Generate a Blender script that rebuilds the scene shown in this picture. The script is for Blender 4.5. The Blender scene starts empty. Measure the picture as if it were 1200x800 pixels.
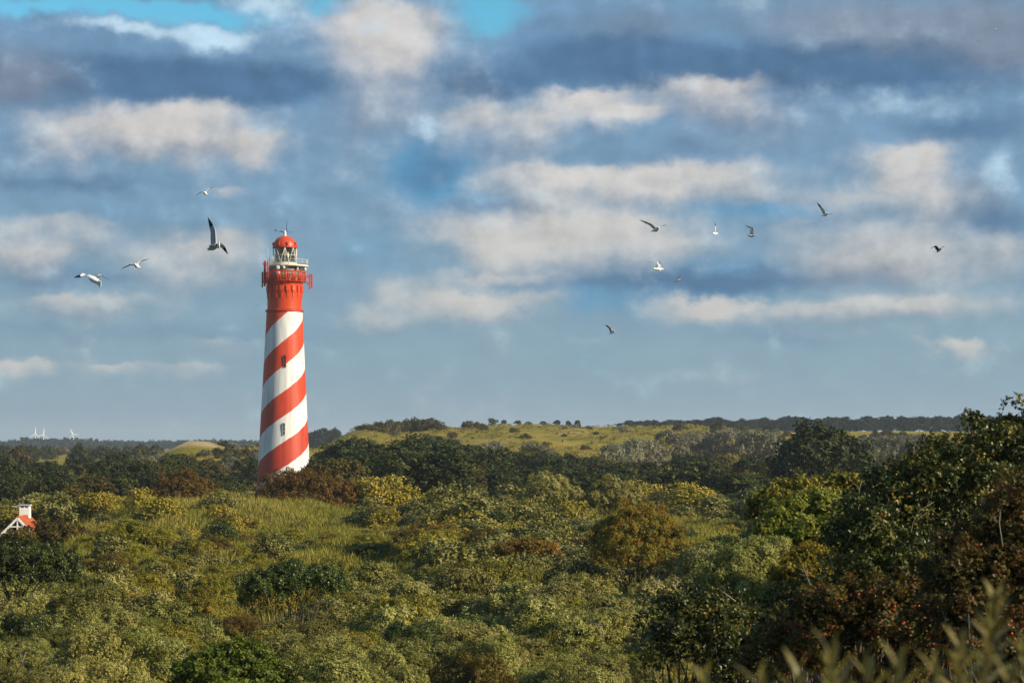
import bpy, math, random
import numpy as np
from mathutils import Vector, Matrix, Euler

S = bpy.context.scene
C = S.collection
PI = math.pi
R = math.radians

# ------------------------------------------------------------------ camera, sky, sun, exposure
F = 2500.0                       # focal length in pixels of the 1200 px wide photograph
TILT = math.atan(120 / F)
EYE = Vector((0, 0, 8.0))
cam = bpy.data.cameras.new('camera')
cam.sensor_width = 36
cam.lens = 36 * F / 1200
cam.clip_start = 0.1
cam.clip_end = 20000
cam.dof.use_dof = True
cam.dof.focus_distance = 130
cam.dof.aperture_fstop = 5.6
co = bpy.data.objects.new('camera', cam)
co.location = EYE
co.rotation_euler = (PI / 2 + TILT, 0, 0)
C.objects.link(co)
S.camera = co

SUN_AZ, SUN_EL = R(113), R(24)   # clockwise from +Y (the view direction); low, behind and to the right
sun = bpy.data.lights.new('sun', 'SUN')
sun.energy = 5.0
sun.angle = R(0.55)
sun.color = (1.0, 0.85, 0.62)
so = bpy.data.objects.new('sun', sun)
sd = Vector((math.sin(SUN_AZ) * math.cos(SUN_EL), math.cos(SUN_AZ) * math.cos(SUN_EL), math.sin(SUN_EL)))
so.rotation_euler = sd.to_track_quat('Z', 'Y').to_euler()
so.location = (60, -40, 60)
C.objects.link(so)

S.view_settings.view_transform = 'Standard'
S.view_settings.look = 'None'
S.view_settings.exposure = 0.72
S.view_settings.gamma = 1.0
S.view_settings.use_curve_mapping = False
cy = S.cycles
cy.use_denoising = True
cy.max_bounces = 6
cy.diffuse_bounces = 3
cy.glossy_bounces = 2
cy.transmission_bounces = 4
cy.transparent_max_bounces = 8
cy.volume_bounces = 0
cy.use_adaptive_sampling = True
cy.adaptive_threshold = 0.012
cy.caustics_reflective = False
cy.caustics_refractive = False
S.render.use_persistent_data = False


def ray(px, py):
    d = Vector(((px - 600) / F, math.cos(TILT) - math.sin(TILT) * (400 - py) / F,
                math.sin(TILT) + math.cos(TILT) * (400 - py) / F))
    return d


def at(px, py, d):
    r = ray(px, py)
    return EYE + r * (d / r.y)


def topix(x, y, z):
    v = Vector((x, y, z)) - EYE
    fwd = v.y * math.cos(TILT) + v.z * math.sin(TILT)
    up = -v.y * math.sin(TILT) + v.z * math.cos(TILT)
    return 600 + F * v.x / fwd, 400 - F * up / fwd


def lin(r, g, b):
    f = lambda c: (c / 255 / 12.92) if c / 255 <= .04045 else ((c / 255 + .055) / 1.055) ** 2.4
    return (f(r), f(g), f(b), 1)


# ------------------------------------------------------------------ the sky: Nishita air behind procedural cloud banks
world = bpy.data.worlds.new('World')
S.world = world
world.use_nodes = True
wt = world.node_tree
for n in list(wt.nodes):
    wt.nodes.remove(n)
WL = wt.links


class G:
    """small expression builder for the sky's node tree"""
    def __init__(s, t): s.t = t
    def put(s, sock, v):
        if hasattr(v, 'is_output'): s.t.links.new(v, sock)
        else: sock.default_value = v
    def m(s, op, a, b=0.0, c=0.0, clamp=False):
        n = s.t.nodes.new('ShaderNodeMath'); n.operation = op; n.use_clamp = clamp
        for i, v in enumerate((a, b, c)): s.put(n.inputs[i], v)
        return n.outputs[0]
    def v(s, op, a, b=(0, 0, 0), c=(0, 0, 0)):
        n = s.t.nodes.new('ShaderNodeVectorMath'); n.operation = op
        s.put(n.inputs[0], a); s.put(n.inputs[1], b)
        if op == 'MULTIPLY_ADD': s.put(n.inputs[2], c)
        return n.outputs['Value'] if op in ('DOT_PRODUCT', 'LENGTH') else n.outputs['Vector']
    def noise(s, vec, scale, detail, rough=.55, lac=2.0):
        n = s.t.nodes.new('ShaderNodeTexNoise'); n.noise_dimensions = '2D'
        s.put(n.inputs['Vector'], vec)
        n.inputs['Scale'].default_value = scale; n.inputs['Detail'].default_value = detail
        n.inputs['Roughness'].default_value = rough; n.inputs['Lacunarity'].default_value = lac
        return n.outputs
    def step(s, x, lo, hi, a=0.0, b=1.0):
        n = s.t.nodes.new('ShaderNodeMapRange'); n.interpolation_type = 'SMOOTHSTEP'
        s.put(n.inputs[0], x)
        for i, v in enumerate((lo, hi, a, b)): n.inputs[i + 1].default_value = v
        return n.outputs[0]
    def mix(s, f, a, b):
        n = s.t.nodes.new('ShaderNodeMix'); n.data_type = 'RGBA'
        s.put(n.inputs[0], f); s.put(n.inputs[6], a); s.put(n.inputs[7], b)
        return n.outputs[2]


g = G(wt)
tc = wt.nodes.new('ShaderNodeTexCoord')
sp = wt.nodes.new('ShaderNodeSeparateXYZ')
WL.new(tc.outputs['Generated'], sp.inputs[0])
az = g.m('MULTIPLY', g.m('ARCTAN2', sp.outputs[0], sp.outputs[1]), F)
el = g.m('MULTIPLY', g.m('ARCSINE', sp.outputs[2]), F)
cb = wt.nodes.new('ShaderNodeCombineXYZ')
WL.new(az, cb.inputs[0]); WL.new(el, cb.inputs[1])
P0 = cb.outputs[0]
flat = g.v('MULTIPLY', P0, (.78, 1, 0))
w1 = g.noise(flat, 1 / 75, 2, .5)['Color']
w2 = g.noise(flat, 1 / 26, 4, .6)['Color']
P1 = g.v('MULTIPLY_ADD', g.v('SUBTRACT', w1, (.5, .5, .5)), (60, 26, 0), P0)
P1 = g.v('MULTIPLY_ADD', g.v('SUBTRACT', w2, (.5, .5, .5)), (26, 22, 0), P1)
fb = g.noise(flat, 1 / 50, 6, .55)['Fac']
fbs = g.noise(g.v('ADD', flat, (10, 13, 0)), 1 / 50, 6, .55)['Fac']      # the same, shifted towards the light: relief
big = g.noise(g.v('MULTIPLY', P0, (.30, 1, 0)), 1 / 95, 3, .5)['Fac']


def field(blobs, puff=False):
    """sum of soft spots; puffs have a firm top and a base that fades out"""
    acc = 0.0
    for (px, py, sx, sy, a) in blobs:
        if puff: py -= .35 * sy; sx *= 1.18; sy *= 1.05
        r = ray(px, py).normalized()
        u, v = math.atan2(r.x, r.y) * F, math.asin(r.z) * F
        q = g.v('MULTIPLY_ADD', P1, (1 / sx, (1.75 if puff else 1) / sy, 0), (-u / sx, -v * (1.75 if puff else 1) / sy, 0))
        if puff:
            q = g.v('MAXIMUM', q, g.v('MULTIPLY_ADD', P1, (1 / sx, .72 / sy, 0), (-u / sx, -v * .72 / sy, 0)))
        e = g.m('POWER', math.exp(-1), g.v('DOT_PRODUCT', q, q))
        acc = g.m('MULTIPLY_ADD', e, a, acc)
    return acc


GRY = [(1010, 26, 170, 30, 1.0), (1170, 50, 70, 40, 1.0), (30, 90, 70, 50, .9), (720, 26, 80, 22, .6), (900, 150, 120, 40, .5), (1130, 230, 60, 26, .6),
       (430, 150, 90, 34, .5), (1050, 300, 160, 36, .5), (220, 175, 110, 22, .5)]
LIT = [(448, 45, 60, 50, 1.05), (95, 155, 75, 30, .85), (215, 140, 65, 26, 1.0), (300, 170, 36, 18, .6),
       (585, 150, 75, 30, .75), (690, 118, 52, 18, 1.0), (742, 132, 28, 12, .7), (840, 108, 60, 22, .8),
       (735, 212, 135, 25, 1.25), (850, 204, 36, 20, .3), (680, 278, 120, 33, 1.1), (600, 290, 40, 20, .4), (790, 290, 40, 20, .4),
       (1070, 196, 50, 34, 1.1), (1015, 235, 90, 18, .45),
       (1020, 288, 110, 30, .65), (1160, 305, 50, 34, .4), (570, 356, 68, 17, 1.0), (590, 327, 55, 9, .5),
       (462, 340, 45, 22, .5), (440, 375, 60, 14, .4), (822, 360, 50, 18, 1.05), (940, 360, 90, 14, .6), (1085, 355, 60, 13, .5),
       (1115, 407, 36, 12, 1.0), (240, 296, 70, 30, .9), (45, 270, 80, 26, .8), (20, 300, 60, 16, .4), (90, 355, 75, 12, .6),
       (15, 432, 42, 11, .75), (128, 430, 22, 6, .5), (215, 431, 60, 8, .45), (690, 397, 70, 10, .45), (270, 223, 20, 9, .6), (1000, 393, 80, 10, .35), (280, 405, 60, 10, .35)]
DRK = [(165, 92, 150, 30, 1.0), (30, 90, 60, 40, .55), (330, 100, 80, 28, .95), (560, 100, 75, 22, 1.05),
       (930, 80, 240, 30, 1.3), (715, 55, 90, 36, .8), (1130, 60, 110, 45, .6), (1140, 150, 80, 20, .6),
       (90, 214, 120, 13, .6), (500, 205, 60, 36, .6), (690, 330, 130, 14, .5), (860, 330, 110, 15, .65),
       (1010, 328, 110, 12, .4), (90, 327, 120, 12, .5), (110, 390, 180, 16, .45), (1165, 262, 50, 20, .7),
       (600, 243, 90, 10, .5), (820, 172, 50, 14, .4), (950, 392, 90, 14, .3)]
BLU = [(110, 8, 170, 13, 1.2), (250, 24, 60, 18, .8), (570, 14, 60, 30, 1.1), (388, 4, 26, 12, .8)]
PAL = [(150, 34, 100, 11, .8), (262, 46, 54, 13, 1.0), (310, 8, 56, 16, 1.0), (498, 150, 22, 16, .75),
       (1055, 122, 100, 18, .6), (1182, 196, 26, 28, .6)]
TEA = [(520, 215, 62, 46, 1.1), (570, 102, 75, 22, .9), (330, 105, 70, 22, .7), (690, 60, 60, 40, .7), (850, 50, 50, 40, .5), (610, 325, 70, 16, .5),
       (860, 325, 100, 22, .75), (700, 345, 70, 18, .5), (470, 185, 50, 26, .6), (800, 245, 160, 10, .5), (440, 290, 50, 30, .4), (930, 250, 60, 14, .6)]
GRY += [(px, py + sy * .95, sx * 1.15, sy * .75, .5) for (px, py, sx, sy, a) in LIT if sx >= 58 and py < 390]        # the grey undersides
n_ = lambda k: g.m('MULTIPLY', g.m('SUBTRACT', fb, .5), k)
offset = g.m('MULTIPLY', g.m('SUBTRACT', big, .5), .75)
L = g.step(g.m('ADD', g.m('ADD', field(LIT, True), n_(.85)), offset), .03, 1.06)
D = g.step(g.m('SUBTRACT', g.m('ADD', field(DRK), n_(.4)), offset), .0, 1.0)
TE = g.step(g.m('SUBTRACT', g.m('ADD', field(TEA), n_(.5)), offset), .05, 1.05)
GY_ = g.step(g.m('ADD', field(GRY), n_(.4)), .05, 1.1)
B = g.step(g.m('ADD', field(BLU), n_(1.1)), .10, 1.05)
W = g.step(g.m('ADD', field(PAL), n_(1.1)), .08, 1.1)
base = wt.nodes.new('ShaderNodeValToRGB')
WL.new(g.m('DIVIDE', el, 560, clamp=True), base.inputs[0])
cr = base.color_ramp
for pos, c in ((0.0, (132, 155, 169)), (.22, (127, 156, 172)), (.5, (116, 150, 176)), (.78, (110, 146, 178)), (1.0, (110, 146, 178))):
    e = cr.elements[0] if pos == 0 else (cr.elements[-1] if pos == 1.0 else cr.elements.new(pos))
    e.position = pos; e.color = lin(*c)
sky = wt.nodes.new('ShaderNodeTexSky')
sky.sky_type = 'NISHITA'
sky.sun_disc = False
sky.sun_elevation = SUN_EL
sky.sun_rotation = SUN_AZ
sky.air_density = 1.0
sky.dust_density = 0.4
SKY_STRENGTH = 0.1
k10 = lambda c: g.v('MULTIPLY', c, (1 / SKY_STRENGTH,) * 3)
clear = g.v('MULTIPLY', sky.outputs[0], (.50 * .71, 1.16 * .71, 1.28 * .71))
col = base.outputs[0]
col = g.mix(g.m('MULTIPLY', TE, .9), col, lin(78, 146, 186))
col = g.mix(D, col, lin(78, 112, 146))
col = g.mix(g.m('MULTIPLY', GY_, .8), col, lin(126, 138, 155))
litc = g.mix(g.step(el, 60, 480), lin(194, 191, 186), lin(205, 200, 196))
col = g.mix(g.m('MULTIPLY', L, .88), col, litc)
col = g.mix(g.m('MULTIPLY', W, .85), col, lin(190, 216, 232))
rel = g.m('MULTIPLY_ADD', g.m('SUBTRACT', fb, fbs), g.m('MULTIPLY_ADD', g.step(el, 40, 300),   .42, .10), 1.0)   # lit and shaded sides of the billows
col = g.v('SCALE', col); wt.nodes[-1].inputs['Scale'].default_value = 1.0
WL.new(rel, wt.nodes[-1].inputs['Scale'])
AIR = .685                        # the whole sky is dimmer than the exposure alone would give
col = k10(g.v('MULTIPLY', col, (AIR,) * 3))
bs = g.m('MULTIPLY', B, g.m('SUBTRACT', 1.0, g.m('MULTIPLY', W, .8)))
col = g.mix(bs, col, clear)
bg = wt.nodes.new('ShaderNodeBackground')
bg.inputs['Strength'].default_value = SKY_STRENGTH
WL.new(col, bg.inputs['Color'])
wo = wt.nodes.new('ShaderNodeOutputWorld')
WL.new(bg.outputs[0], wo.inputs['Surface'])
world.cycles.sampling_method = 'MANUAL'
world.cycles.sample_map_resolution = 512

# ------------------------------------------------------------------ helpers: objects
def tag(o, label=None, cat=None, group=None, kind=None):
    if label: o['label'] = label
    if cat: o['category'] = cat
    if group: o['group'] = group
    if kind: o['kind'] = kind
    return o


def empty(name, loc, rz=0.0, scale=None):
    o = bpy.data.objects.new(name, None)
    o.empty_display_size = .3
    o.location = loc
    o.rotation_euler = (0, 0, rz)
    if scale is not None: o.scale = scale
    C.objects.link(o)
    return o


def link(name, mesh, parent=None, loc=None, rz=0.0, scale=None):
    o = bpy.data.objects.new(name, mesh)
    C.objects.link(o)
    if parent is not None: o.parent = parent
    if loc is not None: o.location = loc
    if rz: o.rotation_euler = (0, 0, rz)
    if scale is not None: o.scale = scale
    return o


class MB:
    """collects faces, builds one mesh"""
    def __init__(s): s.v = []; s.f = []; s.mi = []; s.sm = []
    def face(s, idx, mi=0, smooth=False): s.f.append(tuple(idx)); s.mi.append(mi); s.sm.append(smooth)
    def box(s, c, d, mi=0, rz=0.0, rot=None):
        b = len(s.v); M = rot if rot is not None else Matrix.Rotation(rz, 3, 'Z')
        for x in (-1, 1):
            for y in (-1, 1):
                for z in (-1, 1):
                    s.v.append(tuple(Vector(c) + M @ Vector((x * d[0] / 2, y * d[1] / 2, z * d[2] / 2))))
        for q in ((0, 1, 3, 2), (4, 6, 7, 5), (0, 4, 5, 1), (2, 3, 7, 6), (0, 2, 6, 4), (1, 5, 7, 3)):
            s.face([b + i for i in q], mi)
        return s
    def tube(s, pts, rad, seg=6, mi=0, cap=True):
        pts = [Vector(p) for p in pts]
        b = len(s.v); n = len(pts)
        ref = Vector((.31, .17, .93))
        for i, p in enumerate(pts):
            t = (pts[min(i + 1, n - 1)] - pts[max(i - 1, 0)]).normalized()
            a = t.cross(ref)
            if a.length < .1: a = t.cross(Vector((1, 0, 0)))
            a.normalize(); c = t.cross(a)
            r = rad[i] if isinstance(rad, (list, tuple)) else rad
            for k in range(seg):
                th = 2 * PI * k / seg
                s.v.append(tuple(p + a * (r * math.cos(th)) + c * (r * math.sin(th))))
        for i in range(n - 1):
            for k in range(seg):
                k2 = (k + 1) % seg
                s.face((b + i * seg + k, b + i * seg + k2, b + (i + 1) * seg + k2, b + (i + 1) * seg + k), mi, True)
        if cap:
            s.face([b + k for k in range(seg)][::-1], mi)
            s.face([b + (n - 1) * seg + k for k in range(seg)], mi)
        return s
    def lathe(s, prof, seg=48, mi=0, c=(0, 0), smooth=True, a0=0.0):
        b = len(s.v); n = len(prof)
        for (r, z) in prof:
            for k in range(seg):
                th = a0 + 2 * PI * k / seg
                s.v.append((c[0] + r * math.cos(th), c[1] + r * math.sin(th), z))
        for i in range(n - 1):
            for k in range(seg):
                k2 = (k + 1) % seg
                s.face((b + i * seg + k, b + i * seg + k2, b + (i + 1) * seg + k2, b + (i + 1) * seg + k), mi, smooth)
        return s
    def build(s, name, mats, parent=None, loc=None, rz=0.0):
        me = bpy.data.meshes.new(name)
        me.from_pydata(s.v, [], s.f)
        for m in (mats if isinstance(mats, (list, tuple)) else [mats]): me.materials.append(m)
        me.polygons.foreach_set('material_index', s.mi)
        me.polygons.foreach_set('use_smooth', s.sm)
        me.update()
        return link(name, me, parent, loc, rz)


def quadmesh(name, verts, mats, tone, mi=None, k=4):
    """mesh of separate k-gons (leaves, blades) straight from an array of corner points"""
    n = len(verts) // k
    me = bpy.data.meshes.new(name)
    me.vertices.add(n * k); me.loops.add(n * k); me.polygons.add(n)
    me.vertices.foreach_set('co', np.asarray(verts, np.float32).ravel())
    me.loops.foreach_set('vertex_index', np.arange(n * k, dtype=np.int32))
    me.polygons.foreach_set('loop_start', np.arange(0, n * k, k, dtype=np.int32))
    me.polygons.foreach_set('loop_total', np.full(n, k, np.int32))
    a = me.attributes.new('tone', 'FLOAT', 'POINT')
    a.data.foreach_set('value', np.repeat(np.asarray(tone, np.float32), k))
    for m in mats: me.materials.append(m)
    if mi is not None: me.polygons.foreach_set('material_index', np.asarray(mi, np.int32))
    me.update(calc_edges=True)
    return me


# ------------------------------------------------------------------ materials
def mat(name, rgb, rough=.6, spec=.3, noise=0.0, nscale=3.0, metal=0.0, bump=0.0):
    m = bpy.data.materials.new(name); m.use_nodes = True
    t = m.node_tree; b = t.nodes['Principled BSDF']
    b.inputs['Roughness'].default_value = rough
    b.inputs['Specular IOR Level'].default_value = spec
    b.inputs['Metallic'].default_value = metal
    b.inputs['Base Color'].default_value = (*rgb, 1)
    if noise or bump:
        tc = t.nodes.new('ShaderNodeTexCoord')
        n = t.nodes.new('ShaderNodeTexNoise'); n.inputs['Scale'].default_value = nscale; n.inputs['Detail'].default_value = 5
        t.links.new(tc.outputs['Object'], n.inputs['Vector'])
        r = t.nodes.new('ShaderNodeMapRange')
        r.inputs[1].default_value = .3; r.inputs[2].default_value = .7
        r.inputs[3].default_value = 1 - noise; r.inputs[4].default_value = 1 + noise
        t.links.new(n.outputs['Fac'], r.inputs[0])
        s = t.nodes.new('ShaderNodeVectorMath'); s.operation = 'SCALE'
        s.inputs[0].default_value = rgb
        t.links.new(r.outputs[0], s.inputs['Scale'])
        t.links.new(s.outputs[0], b.inputs['Base Color'])
        if bump:
            bp = t.nodes.new('ShaderNodeBump'); bp.inputs['Strength'].default_value = bump
            t.links.new(n.outputs['Fac'], bp.inputs['Height']); t.links.new(bp.outputs[0], b.inputs['Normal'])
    return m


def leafmat(name, stops, trans=.3, rough=.55, spec=.25, vary=.25):
    """leaf colours picked per leaf (tone) and nudged per plant"""
    m = bpy.data.materials.new(name); m.use_nodes = True
    t = m.node_tree; b = t.nodes['Principled BSDF']; out = t.nodes['Material Output']
    at_ = t.nodes.new('ShaderNodeAttribute'); at_.attribute_name = 'tone'
    rp = t.nodes.new('ShaderNodeValToRGB')
    for i, (p, c) in enumerate(stops):
        e = rp.color_ramp.elements[i] if i < 2 else rp.color_ramp.elements.new(p)
        e.position = p; e.color = (*c, 1)
    t.links.new(at_.outputs['Fac'], rp.inputs[0])
    oi = t.nodes.new('ShaderNodeObjectInfo')
    mr = t.nodes.new('ShaderNodeMapRange'); mr.inputs[3].default_value = 1 - vary; mr.inputs[4].default_value = 1 + vary
    t.links.new(oi.outputs['Random'], mr.inputs[0])
    hs = t.nodes.new('ShaderNodeHueSaturation')
    mh = t.nodes.new('ShaderNodeMapRange'); mh.inputs[3].default_value = .485; mh.inputs[4].default_value = .515
    mu = t.nodes.new('ShaderNodeMath'); mu.operation = 'FRACT'
    m7 = t.nodes.new('ShaderNodeMath'); m7.operation = 'MULTIPLY'; m7.inputs[1].default_value = 7.31
    t.links.new(oi.outputs['Random'], m7.inputs[0]); t.links.new(m7.outputs[0], mu.inputs[0]); t.links.new(mu.outputs[0], mh.inputs[0])
    t.links.new(mh.outputs[0], hs.inputs['Hue']); t.links.new(mr.outputs[0], hs.inputs['Value'])
    t.links.new(rp.outputs[0], hs.inputs['Color'])
    t.links.new(hs.outputs[0], b.inputs['Base Color'])
    b.inputs['Roughness'].default_value = rough
    b.inputs['Specular IOR Level'].default_value = spec
    tr = t.nodes.new('ShaderNodeBsdfTranslucent')
    t.links.new(hs.outputs[0], tr.inputs['Color'])
    mx = t.nodes.new('ShaderNodeMixShader'); mx.inputs[0].default_value = trans
    t.links.new(b.outputs[0], mx.inputs[1]); t.links.new(tr.outputs[0], mx.inputs[2])
    t.links.new(mx.outputs[0], out.inputs['Surface'])
    return m


LEAF = {
    'buckthorn': leafmat('buckthorn_leaf', [(0, (.100, .098, .017)), (.5, (.208, .203, .042)), (1, (.325, .305, .100))], .12, .5),
    'olive': leafmat('olive_leaf', [(0, (.098, .096, .009)), (.5, (.192, .172, .014)), (1, (.300, .242, .029))], .15),
    'green': leafmat('green_leaf', [(0, (.026, .042, .006)), (.5, (.055, .080, .010)), (1, (.105, .120, .018))], .3, .4, .4),
    'lime': leafmat('lime_leaf', [(0, (.080, .105, .010)), (.5, (.150, .175, .018)), (1, (.220, .230, .035))], .35),
    'rust': leafmat('rust_leaf', [(0, (.060, .048, .008)), (.4, (.150, .084, .014)), (.65, (.145, .128, .018)), (1, (.250, .112, .018))], .3),
    'ochre': leafmat('ochre_leaf', [(0, (.095, .085, .010)), (.45, (.200, .150, .014)), (.8, (.250, .150, .014)), (1, (.260, .085, .014))], .35),
    'hawthorn': leafmat('hawthorn_leaf', [(0, (.022, .030, .003)), (.45, (.054, .064, .006)), (.75, (.120, .102, .012)), (1, (.150, .105, .016))], .16, .45, .3),  # dark leaf, with some of its shade put into the colour
    'briar': leafmat('briar_leaf', [(0, (.038, .036, .006)), (.5, (.088, .074, .011)), (.82, (.150, .098, .015)), (1, (.180, .060, .014))], .3),
    'wood': leafmat('woodland_leaf', [(0, (.011, .018, .003)), (.5, (.028, .040, .006)), (1, (.072, .078, .013))], .1, .6, .2),
    'brownwood': leafmat('woodland_brown_leaf', [(0, (.036, .032, .007)), (.5, (.075, .062, .011)), (1, (.120, .092, .018))], .2, .6, .2),
    'silver': leafmat('willow_leaf', [(0, (.105, .106, .058)), (.5, (.155, .152, .092)), (1, (.215, .205, .140))], .2, .5, .3),
    'pine': leafmat('pine_needle', [(0, (.006, .012, .006)), (.5, (.012, .022, .009)), (1, (.022, .034, .013))], .05, .7, .1),
    'sprig': leafmat('near_leaf', [(0, (.120, .112, .024)), (.5, (.190, .165, .040)), (1, (.270, .225, .075))], .35, .4, .4, .1),
    'grass': leafmat('grass_blade', [(0, (.118, .124, .014)), (.5, (.240, .208, .025)), (.85, (.335, .258, .062)), (1, (.400, .310, .120))], .35),
}
BARK = mat('bark', (.085, .068, .05), .9, .1, .35, 6)
DEADWOOD = mat('bleached_wood', (.30, .26, .20), .8, .1, .25, 8)
BERRY = mat('berry_skin', (.42, .055, .008), .3, .5)


# ------------------------------------------------------------------ terrain
HY = [-80, 0, 12, 25, 40, 55, 90, 150, 205, 240, 300, 420, 500, 600, 1000, 9000]
HZ = [7.0, 6.3, 4.9, 2.6, .7, .1, .1, .5, 1.0, -.2, -1.2, -1.0, .2, .6, .5, .5]
sst = lambda a, b, x: np.clip((x - a) / (b - a), 0, 1) ** 2 * (3 - 2 * np.clip((x - a) / (b - a), 0, 1))
HOUSE = (-43.6, 190.0)


def ground(x, y):
    x = np.asarray(x, float); y = np.asarray(y, float)
    z = np.interp(y, HY, HZ)
    amp = sst(8, 60, y) * (1 - sst(900, 2200, y) * .6)
    z = z + amp * (.35 * np.sin(x * .16 + y * .05 + .6) + .30 * np.sin(y * .115 - x * .07 + 2) + .18 * np.sin(x * .43 - y * .21))
    z = z - 1.5 * np.exp(-((x + .238 * y) / 4.2) ** 2) * sst(105, 140, y) * (1 - sst(186, 200, y))        # the gully in front of the house
    gm_ = np.exp(-((x + 24) / 26) ** 2 - ((y - 165) / 55) ** 2)
    z = z + gm_ * (.38 * np.sin(x * .75 + .8 * np.sin(y * .3)) * np.sin(y * .42 + x * .2) + .3 * np.sin(x * .37 + y * .24) + .45 * np.sin(x * .19 + 1))
    z = z + 2.3 * sst(2.5, 9, x) * (1 - sst(26, 60, y))                                   # the rise on the right, near the camera
    edge = sst(-82, -48, x + .02 * (y - 760)) 
    z = z + 13.4 * sst(500, 770, y) * (1 - .55 * sst(1500, 3000, y)) * edge * (1 - .34 * sst(62, 120, x) * (1 - sst(850, 1050, y)))
    z = z + edge * sst(520, 700, y) * (1 - sst(900, 1400, y)) * (.35 * np.sin(x * .11 + 1) + .25 * np.sin(x * .27 + y * .03))
    z = z + 6.0 * np.exp(-((x + 68) / 30) ** 2 - ((y - 540) / 60) ** 2)
    z = z + 4.6 * np.exp(-(np.abs(x + 80.5) / 6.2) ** 1.6 - ((y - 540) / 10) ** 2)
    z = z - 4.2 * np.exp(-(((x - HOUSE[0]) / 8) ** 2 + ((y - HOUSE[1] + 3) / 11) ** 2) ** 2)
    z = z + 1.2 * np.exp(-((x + 30) / 16) ** 2 - ((y - 195) / 25) ** 2)
    return z


def gz(x, y): return float(ground(x, y))


ys = np.concatenate([np.linspace(-80, 60, 57), np.geomspace(62, 7600, 220)])
ts = np.linspace(-1, 1, 181)
ts = np.sign(ts) * np.abs(ts) ** 1.35
GX = ts[None, :] * (70 + np.abs(ys[:, None]) * .95)
GY = np.repeat(ys[:, None], len(ts), 1)
GZ = ground(GX, GY)
nv = np.stack([GX, GY, GZ], -1).reshape(-1, 3)
nr, nc = GX.shape
ii, jj = np.meshgrid(np.arange(nr - 1), np.arange(nc - 1), indexing='ij')
b0 = (ii * nc + jj).ravel()
quads = np.stack([b0, b0 + 1, b0 + nc + 1, b0 + nc], 1)
me = bpy.data.meshes.new('ground')
me.vertices.add(len(nv)); me.loops.add(quads.size); me.polygons.add(len(quads))
me.vertices.foreach_set('co', nv.astype(np.float32).ravel())
me.loops.foreach_set('vertex_index', quads.astype(np.int32).ravel())
me.polygons.foreach_set('loop_start', np.arange(0, quads.size, 4, dtype=np.int32))
me.polygons.foreach_set('loop_total', np.full(len(quads), 4, np.int32))
me.polygons.foreach_set('use_smooth', np.ones(len(quads), bool))
me.update(calc_edges=True)

gm = bpy.data.materials.new('dune_turf'); gm.use_nodes = True
t = gm.node_tree; b = t.nodes['Principled BSDF']; b.inputs['Roughness'].default_value = .95; b.inputs['Specular IOR Level'].default_value = .1
tcn = t.nodes.new('ShaderNodeTexCoord')
def gnoise(scale, detail, rough=.6):
    n = t.nodes.new('ShaderNodeTexNoise'); n.inputs['Scale'].default_value = scale; n.inputs['Detail'].default_value = detail
    n.inputs['Roughness'].default_value = rough
    t.links.new(tcn.outputs['Object'], n.inputs['Vector']); return n.outputs['Fac']
def gmix(f, a, bb):
    n = t.nodes.new('ShaderNodeMix'); n.data_type = 'RGBA'
    t.links.new(f, n.inputs[0])
    for s_, v in ((n.inputs[6], a), (n.inputs[7], bb)):
        if isinstance(v, tuple): s_.default_value = (*v, 1)
        else: t.links.new(v, s_)
    return n.outputs[2]
def gstep(x, lo, hi):
    n = t.nodes.new('ShaderNodeMapRange'); n.interpolation_type = 'SMOOTHSTEP'
    n.inputs[1].default_value = lo; n.inputs[2].default_value = hi
    t.links.new(x, n.inputs[0]); return n.outputs[0]
c = gmix(gstep(gnoise(.035, 6), .42, .6), (.210, .170, .016), (.300, .225, .030))
c = gmix(gstep(gnoise(.13, 6, .7), .50, .66), c, (.095, .098, .018))
c = gmix(gstep(gnoise(.8, 5, .7), .50, .75), c, (.070, .062, .020))
c = gmix(gstep(gnoise(.05, 3), .62, .70), c, (.34, .27, .15))
spy = t.nodes.new('ShaderNodeSeparateXYZ'); t.links.new(tcn.outputs['Object'], spy.inputs[0])
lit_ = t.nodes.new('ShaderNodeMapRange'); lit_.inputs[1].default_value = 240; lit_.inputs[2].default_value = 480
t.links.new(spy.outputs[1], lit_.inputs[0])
vd_ = t.nodes.new('ShaderNodeVectorMath'); vd_.operation = 'DISTANCE'; t.links.new(tcn.outputs['Object'], vd_.inputs[0]); vd_.inputs[1].default_value = (-80.5, 538, 10)
sand_ = t.nodes.new('ShaderNodeMath'); sand_.operation = 'MULTIPLY_ADD'; t.links.new(gnoise(.25, 4), sand_.inputs[0]); sand_.inputs[1].default_value = 9; t.links.new(vd_.outputs['Value'], sand_.inputs[2])
c = gmix(gstep(sand_.outputs[0], 16, 9), c, (.42, .32, .17))
c = gmix(lit_.outputs[0], gmix(gstep(gnoise(.5, 5, .7), .4, .62), (.040, .032, .014), (.085, .072, .018)), c)      # leaf litter and moss, darkened to paint shade in the scrub's gaps
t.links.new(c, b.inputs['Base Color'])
bp = t.nodes.new('ShaderNodeBump'); bp.inputs['Strength'].default_value = .9; bp.inputs['Distance'].default_value = .6
t.links.new(gnoise(1.7, 6, .7), bp.inputs['Height']); t.links.new(bp.outputs[0], b.inputs['Normal'])
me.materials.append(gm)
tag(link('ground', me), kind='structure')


# ------------------------------------------------------------------ foliage generator
def unit(v): return v / np.maximum(np.linalg.norm(v, axis=-1, keepdims=True), 1e-9)


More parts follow.
